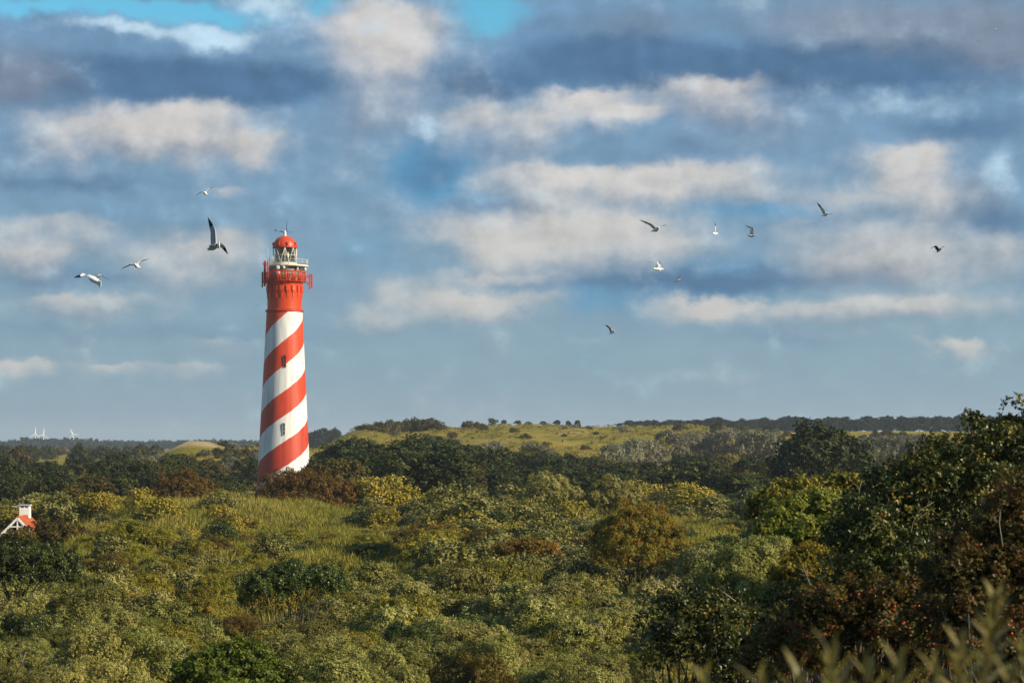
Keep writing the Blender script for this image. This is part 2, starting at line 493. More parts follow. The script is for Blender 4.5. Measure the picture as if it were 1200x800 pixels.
def foliage(rng, lumps, clumps, rc, sprays, leaves, L, W, up=.5, spread=.8, low=-.25, jit=.12, tone=(.5, .2, .12), zmin=.02):
    """leaf quads of a crown: lumps > clumps > sprays > leaves. returns corner points and tone per leaf"""
    lumps = np.asarray(lumps, float)
    area = (lumps[:, 3] * lumps[:, 4] + lumps[:, 3] * lumps[:, 5] + lumps[:, 4] * lumps[:, 5])
    n = clumps * 4
    li = rng.choice(len(lumps), n, p=area / area.sum())
    d = unit(rng.normal(size=(n, 3)))
    bad = d[:, 2] < low
    d[bad, 2] *= -1
    c = lumps[li, :3] + d * lumps[li, 3:6] * (1 + np.clip(rng.normal(-.06, jit, (n, 1)), -.6, .32))
    inside = np.zeros(n, bool)
    for k, l in enumerate(lumps):
        q = np.linalg.norm((c - l[:3]) / l[3:6], axis=1)
        inside |= (q < .72) & (li != k)
    ok = ~inside & (c[:, 2] > zmin + rc * .3)
    c, d, li = c[ok][:clumps], d[ok][:clumps], li[ok][:clumps]
    m = len(c)
    ctone = np.clip(rng.normal(tone[0], tone[1], m) + rng.normal(0, .13, len(lumps))[li], 0, 1)
    rcs = rc * rng.uniform(.65, 1.3, m)
    o = unit(d + np.array([0, 0, up]))
    ci = np.repeat(np.arange(m), sprays)
    q = unit(rng.normal(size=(len(ci), 3)) + o[ci] * .75)
    pos = c[ci] + q * (rcs[ci] * rng.uniform(.35, 1.0, len(ci)) ** .6)[:, None]
    axis = unit(q * .8 + o[ci] * .5 + rng.normal(0, .3, (len(ci), 3)))
    pi = np.repeat(np.arange(len(pos)), leaves)
    N = len(pi)
    rad = rng.normal(size=(N, 3))
    dr = unit(axis[pi] + unit(rad) * spread)
    face = unit(q[pi] * .9 + o[ci][pi] * .55 + rng.normal(0, .33, (N, 3)))        # leaves turn their faces outward
    base_ = pos[pi] + axis[pi] * (rng.uniform(-.6, .6, N) * L)[:, None]
    dr = unit(dr - face * (dr * face).sum(1, keepdims=True) * .75)
    sd_ = unit(np.cross(dr, face))
    nm = np.cross(sd_, dr)
    ll = (L * rng.uniform(.7, 1.3, N))[:, None]
    ww = (W * rng.uniform(.7, 1.3, N))[:, None]
    v = np.stack([base_, base_ + dr * ll * .45 + sd_ * ww / 2 + nm * ww * .2, base_ + dr * ll,
                  base_ + dr * ll * .45 - sd_ * ww / 2 + nm * ww * .2], 1)
    v[..., 2] = np.maximum(v[..., 2], zmin)
    tn = np.clip(ctone[ci][pi] + rng.normal(0, tone[2], N), 0, 1)
    return v.reshape(-1, 3), tn, c


def dome(rng, n, r, h, off=.5):
    """lumps of a mounded shrub: a low heart and knobs standing clear of it, so that hollows stay between them"""
    out = [(0, 0, h * .34, r * .62, r * .62, h * .40)]
    for ring, (q0, z0, z1, s0) in enumerate(((.30, .60, .74, .36), (.74, .20, .42, .36))):
        k_ = max(3, int(n * (.5 if ring == 0 else .9)))
        for i in range(k_):
            a = 2 * PI * (i + rng.uniform(-.35, .35)) / k_ + ring
            q = r * q0 * rng.uniform(.8, 1.2)
            s = r * s0 * rng.uniform(.72, 1.2)
            out.append((q * math.cos(a), q * math.sin(a), h * rng.uniform(z0, z1), s, s, s * rng.uniform(.7, .95)))
    return out


def stem_mesh(name, rng, targets, r0, m=BARK, base_spread=.15, seg=5, start=None):
    mb = MB()
    for tg in targets:
        tg = Vector(tg)
        b_ = Vector((rng.uniform(-1, 1) * base_spread, rng.uniform(-1, 1) * base_spread, -.1)) if start is None else Vector(start)
        mid = b_.lerp(tg, .5) + Vector(rng.uniform(-.12, .12, 3).tolist()) * (tg - b_).length
        mb.tube([b_, b_.lerp(mid, .55), mid, mid.lerp(tg, .6), tg], [r0, r0 * .85, r0 * .62, r0 * .4, r0 * .15], seg)
    o = mb.build(name, m)
    me_ = o.data
    bpy.data.objects.remove(o)
    return me_


def shrub_proto(kind, seed, r, h, lumps, clumps, rc, sprays, leaves, L, W, stems=True, **kw):
    rng = np.random.default_rng(seed)
    lp = dome(rng, lumps, r, h)
    v, tn, c = foliage(rng, lp, clumps, rc, sprays, leaves, L, W, **kw)
    fm = quadmesh(kind + '_foliage', v, [LEAF[kind]], tn)
    sm = None
    if stems:
        idx = rng.choice(len(c), 22, replace=False)
        sm = stem_mesh(kind + '_stem', rng, c[idx] * .93, .028)
    return fm, sm


def make_set(kind, seed, r=1.42, h=1.9, up=.6, near=(170, .19, 56, 5, .052, .020), mid=(140, .22, 34, 4, .080, .036), far=(80, .32, 12, 3, .16, .10), **kw):
    return {
        'near': [shrub_proto(kind, seed + i, r, h, 6 + i % 3, near[0], *near[1:], up=up, **kw) for i in range(4)],
        'mid': [shrub_proto(kind, seed + 20 + i, r, h, 6 + i % 3, mid[0], *mid[1:], stems=False, up=up, **kw) for i in range(4)],
        'far': [shrub_proto(kind, seed + 40 + i, r, h, 5 + i % 3, far[0], *far[1:], stems=False, up=up, **kw) for i in range(4)],
    }


SETS = {
    'buckthorn': make_set('buckthorn', 100),
    'olive': make_set('olive', 200, h=1.7, near=(140, .21, 44, 5, .060, .026)),
    'green': make_set('green', 300, h=2.0, near=(150, .23, 34, 5, .070, .042), mid=(120, .25, 24, 4, .10, .065)),
    'rust': make_set('rust', 400, h=1.6, near=(130, .21, 40, 5, .060, .026)),
}
NAME = {'buckthorn': 'sea_buckthorn', 'olive': 'olive_shrub', 'green': 'green_shrub', 'rust': 'rusty_shrub'}
prng = random.Random(7)


def place_shrub(kind, x, y, s, label, group=None, name=None, hs=1.0, cat='shrub', lod=None, sx=1.0, sink=.08):
    lod = lod or ('near' if y < 80 else 'mid' if y < 150 else 'far')
    fm, sm = prng.choice(SETS[kind][lod])
    z = gz(x, y) - sink * s
    rz = prng.uniform(0, 2 * PI)
    nm = name or NAME[kind]
    if sm is not None:
        o = empty(nm, (x, y, z), rz, (s * sx, s, s * hs))
        link('foliage', fm, o); link('stem', sm, o)
    else:
        o = link(nm, fm, None, (x, y, z), rz, (s * sx, s, s * hs))
    tag(o, label, cat, group)
    return o


# ------------------------------------------------------------------ the lighthouse
TD = 400.0
TP = at(332.5, 562, TD)
TGZ = gz(TP.x, TD)
tower = empty('lighthouse', (TP.x, TD, TGZ), math.atan(-TP.x / TD))
tag(tower, 'tall round lighthouse with red and white spiral bands and a red dome', 'lighthouse')
MPX = TD / F
ZT = lambda py: at(332.5, py, TD).z - TGZ
RED = mat('red_paint', (.50, .044, .002), .45, .4, .10, .5)
DKRED = mat('dark_red_paint', (.36, .03, .012), .5, .35, .15, .8)
WHITE = mat('white_paint', (.63, .63, .62), .5, .35, .05, .6)
CREAM = mat('cream_paint', (.62, .58, .48), .5, .3, .08, 1)
GREYGREEN = mat('grey_green_steel', (.14, .16, .13), .5, .4, .2, 1.5)
STEEL = mat('grey_steel', (.45, .46, .44), .45, .4, .1, 2)
DARK = mat('dark_glass', (.012, .014, .016), .15, .5)
BLACK = mat('black_steel', (.03, .03, .032), .5, .4)

sm_ = bpy.data.materials.new('spiral_paint'); sm_.use_nodes = True
t = sm_.node_tree; b = t.nodes['Principled BSDF']; b.inputs['Roughness'].default_value = .5; b.inputs['Specular IOR Level'].default_value = .35
g2 = G(t)
tcn = t.nodes.new('ShaderNodeTexCoord'); s3 = t.nodes.new('ShaderNodeSeparateXYZ'); t.links.new(tcn.outputs['Object'], s3.inputs[0])
phi = g2.m('ARCTAN2', s3.outputs[0], g2.m('MULTIPLY', s3.outputs[1], -1.0))        # 0 towards the camera, + to the right
PER = 59.0 * MPX
zmid = ZT(502.5)                                                                 # middle of the third white band, facing the camera
u = g2.m('DIVIDE', g2.m('SUBTRACT', s3.outputs[2], zmid), PER)
u = g2.m('SUBTRACT', u, g2.m('DIVIDE', phi, PI))
edn = t.nodes.new('ShaderNodeTexNoise'); edn.inputs['Scale'].default_value = .9; edn.inputs['Detail'].default_value = 3
t.links.new(tcn.outputs['Object'], edn.inputs['Vector'])
u = g2.m('MULTIPLY_ADD', g2.m('SUBTRACT', edn.outputs['Fac'], .5), .03, u)
u = g2.m('ABSOLUTE', g2.m('SUBTRACT', g2.m('FRACT', g2.m('ADD', u, 100.5)), .5))
isw = g2.step(u, .253, .257, 1.0, 0.0)
topred = g2.step(s3.outputs[2], ZT(363.5), ZT(363.0), 1.0, 0.0)
fade = g2.step(s3.outputs[2], ZT(560), ZT(400))
rd = g2.mix(fade, (.38, .036, .016, 1), (.50, .041, .003, 1))
wear = t.nodes.new('ShaderNodeTexNoise'); wear.inputs['Scale'].default_value = 1.0; wear.inputs['Detail'].default_value = 6
t.links.new(g2.v('MULTIPLY', tcn.outputs['Object'], (1.4, 1.4, .16)), wear.inputs['Vector'])
wr = g2.step(wear.outputs['Fac'], .35, .7, 1.06, .80)
cc = g2.mix(isw, rd, (.60, .61, .61, 1))
stn = t.nodes.new('ShaderNodeTexNoise'); stn.inputs['Scale'].default_value = 1.0; stn.inputs['Detail'].default_value = 5; stn.inputs['Roughness'].default_value = .65
t.links.new(g2.v('MULTIPLY', tcn.outputs['Object'], (2.6, 2.6, .07)), stn.inputs['Vector'])
cc = g2.mix(g2.m('MULTIPLY', g2.step(stn.outputs['Fac'], .52, .72), .26), cc, (.26, .19, .14, 1))          # rain and rust streaks
cs = g2.v('SCALE', cc); t.nodes[-1].inputs['Scale'].default_value = 1; t.links.new(wr, t.nodes[-1].inputs['Scale'])
t.links.new(cs, b.inputs['Base Color'])
SPIRAL = sm_

m_ = MPX
prof = [(32.3 * m_, -1.0), (31.0 * m_, ZT(562)), (30.3 * m_, ZT(550)), (28.0 * m_, ZT(505)), (25.7 * m_, ZT(461)), (22.9 * m_, ZT(404)), (21.1 * m_, ZT(366))]
fine = []
for (r0, z0), (r1, z1) in zip(prof, prof[1:]):
    for k in range(6): fine.append((r0 + (r1 - r0) * k / 6, z0 + (z1 - z0) * k / 6))
fine.append(prof[-1])
MB().lathe(fine, 96).build('shaft', SPIRAL, tower)
rs = lambda py: np.interp(py, [366, 404, 461, 505, 550, 562], [21.1 * m_, 22.9 * m_, 25.7 * m_, 28 * m_, 30.3 * m_, 31 * m_])
for (py, dx) in ((424.5, .6), (503, -.1)):
    r = float(rs(py)); zc = ZT(py)
    ex = dx * m_
    fr = MB(); hw, hh, dp = .20, .92, .16
    y0 = -r
    lean = 0
    # frame: jambs, sill, pointed head
    fr.box((ex - hw, y0 - .02, zc), (.07, .34, 2 * hh)); fr.box((ex + hw, y0 - .02, zc), (.07, .34, 2 * hh))
    fr.box((ex, y0 - .08, zc - hh - .06), (.52, .36, .10))
    fr.box((ex - hw / 2 - .01, y0 - .02, zc + hh + .20), (.38, .34, .06), rot=Matrix.Rotation(-R(50), 3, 'Y'))
    fr.box((ex + hw / 2 + .01, y0 - .02, zc + hh + .20), (.38, .34, .06), rot=Matrix.Rotation(R(50), 3, 'Y'))
    fr.box((ex, y0 - .03, zc - .33), (.34, .26, .06)); fr.box((ex, y0 - .03, zc + .35), (.34, .26, .06))
    w = fr.build('window', DKRED if py < 460 else STEEL, tower)
    for k, (za, zb) in enumerate(((-hh, -.38), (-.285, .305), (.395, hh))):
        MB().box((ex, y0 - .05, zc + (za + zb) / 2), (.35, .12, zb - za)).build('pane', DARK, w)
    p = MB(); bb = len(p.v)
    p.v += [(ex - .165, y0 - .11, zc + hh), (ex + .165, y0 - .11, zc + hh), (ex, y0 - .11, zc + hh + .3)]
    p.v += [(ex - .165, y0 + .05, zc + hh), (ex + .165, y0 + .05, zc + hh), (ex, y0 + .05, zc + hh + .3)]
    for q in ((0, 1, 2), (5, 4, 3), (0, 3, 4, 1), (1, 4, 5, 2), (2, 5, 3, 0)): p.face(q)
    p.build('pane', DARK, w)

r20 = 20.2 * m_
MB().lathe([(21.1 * m_, ZT(366.2)), (22.4 * m_, ZT(365.4)), (22.4 * m_, ZT(363.4)), (20.2 * m_, ZT(362.6))], 72, smooth=False).build('ledge', DKRED, tower)
MB().lathe([(r20, ZT(363)), (r20, ZT(335)), (20.7 * m_, ZT(334.0)), (20.7 * m_, ZT(333))], 72).build('drum', RED, tower)
for k in range(18):
    a = 2 * PI * (k + .5) / 18
    cb_ = MB()
    ztop, zlow = ZT(335.5), ZT(350)
    w, dpt = .62, .26
    vs = [(-w / 2, 0, ztop), (w / 2, 0, ztop), (w / 2, dpt, ztop), (-w / 2, dpt, ztop),
          (-w / 2, 0, ZT(341)), (w / 2, 0, ZT(341)), (w * .5, dpt, ZT(341)), (-w * .5, dpt, ZT(341)),
          (-.16, 0, ZT(345)), (.16, 0, ZT(345)), (.16, dpt * .55, ZT(344)), (-.16, dpt * .55, ZT(344)),
          (-.12, 0, zlow), (.12, 0, zlow), (.12, .10, zlow), (-.12, .10, zlow)]
    ca, sa = math.cos(a), math.sin(a)
    for (x, y, z) in vs:
        rr = r20 + y - .03
        cb_.v.append((rr * sa + x * ca, -rr * ca + x * sa, z))
    for l in range(3):
        for q in range(4):
            cb_.face((l * 4 + q, l * 4 + (q + 1) % 4, l * 4 + 4 + (q + 1) % 4, l * 4 + 4 + q))
    cb_.face((0, 1, 2, 3)); cb_.face((15, 14, 13, 12))
    cb_.build('corbel', RED, tower)
# lower gallery
MB().lathe([(20.6 * m_, ZT(333.4)), (23.4 * m_, ZT(330.0)), (24.9 * m_, ZT(329.4)), (24.9 * m_, ZT(327.6)), (15 * m_, ZT(327.4))], 72, smooth=False).build('gallery_deck', RED, tower)
rl = MB(); rg = 24.5 * m_
for k in range(36):
    a = 2 * PI * k / 36
    rl.tube([(rg * math.cos(a), rg * math.sin(a), ZT(327.6)), (rg * math.cos(a), rg * math.sin(a), ZT(319.5))], .05, 5)
for py in (319.5, 322.2, 325):
    rl.tube([(rg * math.cos(2 * PI * k / 48), rg * math.sin(2 * PI * k / 48), ZT(py)) for k in range(49)], .05, 5)
rl.build('gallery_railing', RED, tower)
# lattice aerial frames hung on the railing
for a in (-28, -8, 14, 33, 52, 118, 160, 205, 250):
    a = R(a); f_ = MB(); rr = 25.3 * m_
    def P_(dx, z): return (rr * math.sin(a) + dx * math.cos(a), -rr * math.cos(a) + dx * math.sin(a), z)
    for dx in (-.85, -.28, .28, .85): f_.tube([P_(dx, ZT(330.2)), P_(dx, ZT(318.8))], .075, 5)
    for py in (318.8, 322.4, 326.3, 330.2): f_.tube([P_(-.9, ZT(py)), P_(.9, ZT(py))], .07, 5)
    f_.build('aerial_frame', RED, tower)
# panel aerials at the sides
def panel(px, d, y0, y1, w, mtl):
    p = MB(); x = (px - 332.5) * m_
    p.box((x, d, (ZT(y0) + ZT(y1)) / 2), (w * m_, .5, ZT(y0) - ZT(y1)))
    s_ = 1 if x < 0 else -1
    for py in (y0 + 3, y1 - 6): p.tube([(x, d, ZT(py)), (s_ * -1 * 25.5 * m_, d, ZT(py))], .07, 5)
    o = p.build('panel_aerial', mtl, tower); return o
panel(306.3, .6, 319, 336.5, 1.7, DKRED); panel(309.2, -1.2, 306.5, 336, 2.4, DKRED); panel(312.3, -2.2, 308, 339, 1.9, RED)
panel(361.2, -.6, 321, 339.2, 1.9, RED); panel(364.0, 1.0, 320, 336.5, 2.0, RED)
# service room and its round lamps
MB().lathe([(18.6 * m_, ZT(327.5)), (18.6 * m_, ZT(313.2))], 48).build('service_room', GREYGREEN, tower)
for (px, py, r_) in ((315.5, 316, 1.5), (325, 315, 2.3), (331.5, 315, 1.7), (325, 321.3, 2.3), (346, 315.6, 1.3), (353.5, 315.5, 1.8)):
    x = (px - 332.5) * m_; yy = -math.sqrt(max((18.6 * m_) ** 2 - x * x, .2))
    f_ = MB()
    n = Vector((x * .35, yy, 0)).normalized(); p0 = Vector((x, yy + .1, ZT(py)))
    f_.tube([p0, p0 + n * .35, p0 + n * .62, p0 + n * .66], [r_ * m_ * .8, r_ * m_, r_ * m_, r_ * m_ * .8], 14)
    lo = f_.build('floodlight', WHITE, tower)
    MB().tube([p0 + n * .64, p0 + n * .70], [r_ * m_ * .55, r_ * m_ * .5], 12).build('lens_glass', CREAM, lo)
cx = 4.2 * m_
MB().lathe([(10 * m_, ZT(313.4)), (22.6 * m_, ZT(313.0)), (23.2 * m_, ZT(312.6)), (23.2 * m_, ZT(311.0)), (8 * m_, ZT(310.8))], 16, c=(cx, 0), smooth=False).build('upper_deck', CREAM, tower)
rl = MB(); ru = 22.6 * m_
for k in range(16):
    a = 2 * PI * k / 16
    rl.tube([(cx + ru * math.cos(a), ru * math.sin(a), ZT(311)), (cx + ru * math.cos(a), ru * math.sin(a), ZT(304.6 - (k % 4 == 0) * .8))], .055, 5)
for py in (305, 308):
    rl.tube([(cx + ru * math.cos(2 * PI * k / 16), ru * math.sin(2 * PI * k / 16), ZT(py)) for k in range(17)], .045, 5)
rl.build('upper_railing', STEEL, tower)
for k in range(10):
    a = 2 * PI * (k + .5) / 10
    MB().tube([(18.3 * m_ * math.cos(a), 18.3 * m_ * math.sin(a), ZT(318)), (cx + 22 * m_ * math.cos(a), 22 * m_ * math.sin(a), ZT(312.8))], .07, 5).build('deck_strut', GREYGREEN, tower)
# lantern
rL = 13.6 * m_
MB().lathe([(rL + .08, ZT(311)), (rL + .08, ZT(308.2)), (rL - .05, ZT(308))], 32, smooth=False).build('lantern_sill', CREAM, tower)
gl = bpy.data.materials.new('lantern_glass'); gl.use_nodes = True
t = gl.node_tree; t.nodes.remove(t.nodes['Principled BSDF'])
tr = t.nodes.new('ShaderNodeBsdfTransparent'); tr.inputs[0].default_value = (.93, .95, .94, 1)
gs = t.nodes.new('ShaderNodeBsdfGlossy'); gs.inputs['Roughness'].default_value = .04
mx = t.nodes.new('ShaderNodeMixShader')
lw = t.nodes.new('ShaderNodeLayerWeight'); lw.inputs[0].default_value = .10
t.links.new(lw.outputs['Facing'], mx.inputs[0]); t.links.new(tr.outputs[0], mx.inputs[1]); t.links.new(gs.outputs[0], mx.inputs[2])
t.links.new(mx.outputs[0], t.nodes['Material Output'].inputs['Surface'])
MB().lathe([(rL, ZT(308.2)), (rL, ZT(290.4))], 16, smooth=False).build('lantern_glazing', gl, tower)
fr = MB(); N_ = 16
for k in range(N_):
    a0, a1 = 2 * PI * k / N_, 2 * PI * (k + 1) / N_
    p = lambda a, py: ((rL + .02) * math.cos(a), (rL + .02) * math.sin(a), ZT(py))
    if k % 2: fr.tube([p(a0, 308.2), p(a1, 290.5)], .055, 5)
    else: fr.tube([p(a1, 308.2), p(a0, 290.5)], .055, 5)
    if k % 4 == 0: fr.tube([p(a0, 308.2), p(a0, 290.5)], .06, 5)
fr.tube([((rL + .02) * math.cos(2 * PI * k / 32), (rL + .02) * math.sin(2 * PI * k / 32), ZT(299.5)) for k in range(33)], .04, 5)
fr.build('glazing_bar', CREAM, tower)
cu = MB(); rc_ = rL - .35
for k in range(15):
    a = R(-5 + 190 * k / 14)
    for rr_ in (rc_, rc_ - .06):
        cu.v += [(rr_ * math.cos(a), rr_ * math.sin(a), ZT(308)), (rr_ * math.cos(a), rr_ * math.sin(a), ZT(290.5))]
for k in range(14):
    b_ = k * 4
    cu.face((b_, b_ + 4, b_ + 5, b_ + 1)); cu.face((b_ + 2, b_ + 3, b_ + 7, b_ + 6)); cu.face((b_, b_ + 2, b_ + 6, b_ + 4)); cu.face((b_ + 1, b_ + 5, b_ + 7, b_ + 3))
cu.build('curtain', WHITE, tower)
MB().lathe([(.5 * m_, ZT(307.5)), (3.4 * m_, ZT(306.5)), (4.9 * m_, ZT(302)), (5.2 * m_, ZT(299)), (4.8 * m_, ZT(295.5)), (3.2 * m_, ZT(292.2)), (.5 * m_, ZT(291.5))], 24).build('lens', mat('lens_crystal', (.10, .13, .12), .12, .6), tower)
MB().lathe([(1.2 * m_, ZT(302)), (1.6 * m_, ZT(299)), (1.0 * m_, ZT(296))], 12, c=(.55, -.75)).build('lamp', WHITE, tower)
MB().lathe([(rL + .02, ZT(290.9)), (14.5 * m_, ZT(290.8)), (14.5 * m_, ZT(289.2)), (13.9 * m_, ZT(289.0))], 32, smooth=False).build('dome_rim', DKRED, tower)
dm = [(13.9 * m_ * math.cos(a), ZT(289.0) + (ZT(276.4) - ZT(289.0)) * math.sin(a)) for a in np.linspace(0, PI / 2 - .08, 10)]
MB().lathe(dm + [(.02, ZT(276.3))], 32).build('dome', RED, tower)
for k in range(8):
    a = 2 * PI * (k + .3) / 8
    MB().box((14.0 * m_ * math.cos(a), 14.0 * m_ * math.sin(a), ZT(286.5)), (.3, .3, .6), rz=a).build('vent', DKRED, tower)
fn = MB(); fn.lathe([(1.8 * m_, ZT(276.8)), (1.3 * m_, ZT(274.5)), (1.5 * m_, ZT(272)), (.9 * m_, ZT(270.5)), (.02, ZT(270))], 12)
fn.build('finial', WHITE, tower)
MB().tube([(2.0 * m_, 0, ZT(272)), (2.0 * m_, 0, ZT(259))], [.07, .04], 5).build('lightning_rod', BLACK, tower)
MB().tube([(-.3 * m_, 0, ZT(275)), (-1.5 * m_, 0, ZT(272.2)), (-4.5 * m_, 0, ZT(271)), (-6 * m_, 0, ZT(271.6))], .09, 6).build('vane_arm', BLACK, tower)
sv = MB(); sv.tube([(-6 * m_, .1, ZT(271.6)), (-11 * m_, .1, ZT(270.3))], .03, 5); sv.box((-11.2 * m_, .1, ZT(269.8)), (.28, .12, .28)); sv.tube([(0, .1, ZT(272)), (11 * m_, .1, ZT(271.8))], .03, 5)
sv.build('wind_vane', BLACK, tower)
for (px, y0, y1, d) in ((312.6, 291, 307, -1), (314.6, 299, 309, .8), (318.5, 301, 311, -2.2), (358.8, 303.5, 311, -1)):
    MB().tube([((px - 332.5) * m_, d, ZT(y1)), ((px - 332.5) * m_, d, ZT(y0))], [.06, .035], 5).build('whip_aerial', STEEL, tower)

# ------------------------------------------------------------------ the house in the hollow
hx, hy = HOUSE
ap = at(20.5, 606.5, hy)
HZ0 = gz(hx, hy)
hm = hy / F
house = empty('house', (ap.x, hy, HZ0 - .1), R(-2))
tag(house, 'white gabled house with orange tiled roof and white chimney, sunk behind the brown bush', 'house')
zr = ap.z - HZ0 + .1
W2, LEN, PITCH = 2.9, 4.4, R(45)
ze = zr - W2 * math.tan(PITCH)
wb = MB()
vs = [(-W2 + .25, .25, 0), (W2 - .25, .25, 0), (W2 - .25, .25, ze + .2), (0, .25, zr - .1), (-W2 + .25, .25, ze + .2)]
wb.v += vs + [(x, LEN - .25, z) for (x, y, z) in vs]
wb.face((0, 1, 2, 3, 4)); wb.face((9, 8, 7, 6, 5))
for q in range(5): wb.face((q, q + 5, (q + 1) % 5 + 5, (q + 1) % 5))
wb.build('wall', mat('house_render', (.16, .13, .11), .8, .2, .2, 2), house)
TILE = mat('clay_tile', (.36, .090, .036), .7, .2, .22, 3.5)
for sgn in (-1, 1):
    tl = MB()
    nrow, ncol = 13, 22
    slope = W2 / math.cos(PITCH) + .2
    for i in range(nrow):
        for j in range(ncol):
            sdist = slope * (i + .5) / nrow
            x = sgn * (sdist * math.cos(PITCH)); z = zr - sdist * math.sin(PITCH) + .06
            tl.box((x, .12 + (LEN - .24) * (j + .5) / ncol, z + .012 * (j % 2)), (slope / nrow * 1.12, (LEN - .24) / ncol * .94, .05), rot=Matrix.Rotation(sgn * (PITCH - .05), 3, 'Y'))
    tag(tl.build('roof', TILE, house), kind='stuff')
rt = MB(); rt.tube([(0, .05, zr + .08), (0, LEN - .05, zr + .08)], .12, 8); rt.build('ridge_tile', TILE, house)
HW = mat('house_white', (.80, .79, .76), .5, .3, .05, 2)
for sgn in (-1, 1):
    bg_ = MB()
    ln = (3.6 if sgn < 0 else 1.9) / math.cos(PITCH)
    bg_.box((sgn * ln / 2 * math.cos(PITCH), -.02, zr - ln / 2 * math.sin(PITCH) - .04), (ln, .12, .18), rot=Matrix.Rotation(sgn * PITCH, 3, 'Y'))
    bg_.build('bargeboard', HW, house)
ln = 3.6
wn = MB(); zc = zr - 1.05
wn.box((0, .02, zr - .70), (.10, .14, 1.2)); wn.box((0, .0, zr - .78), (1.4, .13, .10)); wn.box((0, .03, zr - 1.35), (2.4, .1, .1))
w = wn.build('window', HW, house)
for sx_ in (-1, 1):
    for (z0, z1) in ((zr - .72, zr - .24), (zr - 1.29, zr - .84)):
        p = MB(); xx = sx_
        top = max(.09, (zr - z1) - .20); bot = (zr - z0) - .20
        p.v += [(sx_ * .08, .18, z0), (sx_ * bot, .18, z0), (sx_ * top, .18, z1), (sx_ * .08, .18, z1)]
        p.v += [(a_, .24, c_) for (a_, _, c_) in p.v[:4]]
        for q in ((0, 1, 2, 3), (7, 6, 5, 4), (0, 4, 5, 1), (1, 5, 6, 2), (2, 6, 7, 3), (3, 7, 4, 0)): p.face(q)
        p.build('pane', DARK, w)
ch = MB(); chz = at(22, 592, hy).z - HZ0 + .1
ch.box((-.22, 3.4, (zr - 1.6 + chz - .30) / 2), (.92, .55, chz - .30 - zr + 1.6))
for (dx, dy) in ((-.44, -.28), (.44, -.28), (-.44, .28), (.44, .28), (0, -.28), (0, .28)): ch.box((-.22 + dx * .88, 3.4 + dy * .75, chz - .2), (.12, .12, .2))
cho = ch.build('chimney', HW, house)
MB().box((-.22, 3.4, chz - .05), (1.08, .75, .10)).build('chimney_cap', STEEL, cho)
MB().box((-.22, 3.4, chz - .31), (.7, .4, .08)).build('flue', BLACK, cho)
MB().box((-1.0, 3.2, chz - .18), (.7, .25, .07)).build('cowl', STEEL, cho)

# ------------------------------------------------------------------ wind turbines
TURB = mat('turbine_white', (.82, .82, .82), .4, .4)
for (px, hp, rot, lab) in ((41.8, 508.6, 0, 'white wind turbine on the far left horizon, leftmost of the three'),
                           (51.0, 509.2, 8, 'white wind turbine on the horizon, close beside the leftmost one'),
                           (85.6, 508.8, -28, 'white wind turbine standing alone on the horizon, rightmost of the three')):
    D_ = 3200.0
    hub = at(px, hp, D_); z0 = gz(hub.x, D_)
    tb = empty('wind_turbine', (hub.x, D_, z0)); tag(tb, lab, 'wind turbine', 'wind turbines on the left horizon')
    hz = hub.z - z0
    MB().tube([(0, 0, 0), (0, 0, hz)], [.9, .55], 10).build('mast', TURB, tb)
    nb = MB(); nb.tube([(0, -1.6, hz + .2), (0, -1.0, hz + .2), (0, 1.8, hz + .2)], [.4, .8, .7], 8); nb.build('nacelle', TURB, tb)
    for k in range(3):
        a = R(rot + 120 * k); bl = MB()
        dv = Vector((math.sin(a), 0, math.cos(a))); pv = Vector((math.cos(a), 0, -math.sin(a)))
        c0 = Vector((0, -1.5, hz + .2)); Lb = 10.5
        for (s_, w_, th) in ((0, .45, .4), (.18, 1.15, .35), (.6, .75, .2), (1, .2, .08)):
            p = c0 + dv * (Lb * s_)
            for (a_, b_) in ((-.3, -.5), (.7, 0), (-.3, .5)): bl.v.append(tuple(p + pv * w_ * a_ * 1.3 + Vector((0, 1, 0)) * th * b_))
        for i in range(3):
            for q in range(3): bl.face((i * 3 + q, i * 3 + (q + 1) % 3, i * 3 + 3 + (q + 1) % 3, i * 3 + 3 + q))
        bl.face((2, 1, 0)); bl.face((9, 10, 11))
        bl.build('blade', TURB, tb)

# ------------------------------------------------------------------ trees
def tree_proto(kind, seed, r, h, lumps, clumps, rc, sprays, leaves, L, W, trunk_h=.32, flat=1.0, **kw):
    """crown and trunk meshes of a tree h high with a crown of radius r"""
    rng = np.random.default_rng(seed)
    lp = []
    for i in range(lumps):
        a = rng.uniform(0, 2 * PI); q = r * rng.uniform(.15, .62); s = r * rng.uniform(.38, .58)
        zz = h * rng.uniform(trunk_h + .08, .84)
        q *= 1.25 - .75 * abs(zz / h - .5)
        lp.append((q * math.cos(a), q * math.sin(a), zz, s, s, s * rng.uniform(.65, .95) * flat))
    lp.append((0, 0, h * .62, r * .6, r * .6, h * .3))
    v, tn, c = foliage(rng, lp, clumps, rc, sprays, leaves, L, W, low=-.45, zmin=h * .02, **kw)
    fm = quadmesh(kind + '_crown', v, [LEAF[kind]], tn)
    mb = MB(); r0 = h * .022
    tp = Vector((rng.uniform(-.2, .2), rng.uniform(-.2, .2), h * .7))
    mb.tube([(0, 0, -.3), (0, 0, .2), tp * .45, tp], [r0 * 1.5, r0, r0 * .8, r0 * .3], 7)
    for i in rng.choice(len(c), 12, replace=False):
        s = tp * rng.uniform(.35, .8); e = Vector(c[i])
        mb.tube([s, s.lerp(e, .5) + Vector((0, 0, .1 * h * rng.uniform(-.3, .6))), e], [r0 * .45, r0 * .3, r0 * .1], 5)
    o = mb.build('trunk', BARK); tm = o.data; bpy.data.objects.remove(o)
    return fm, tm


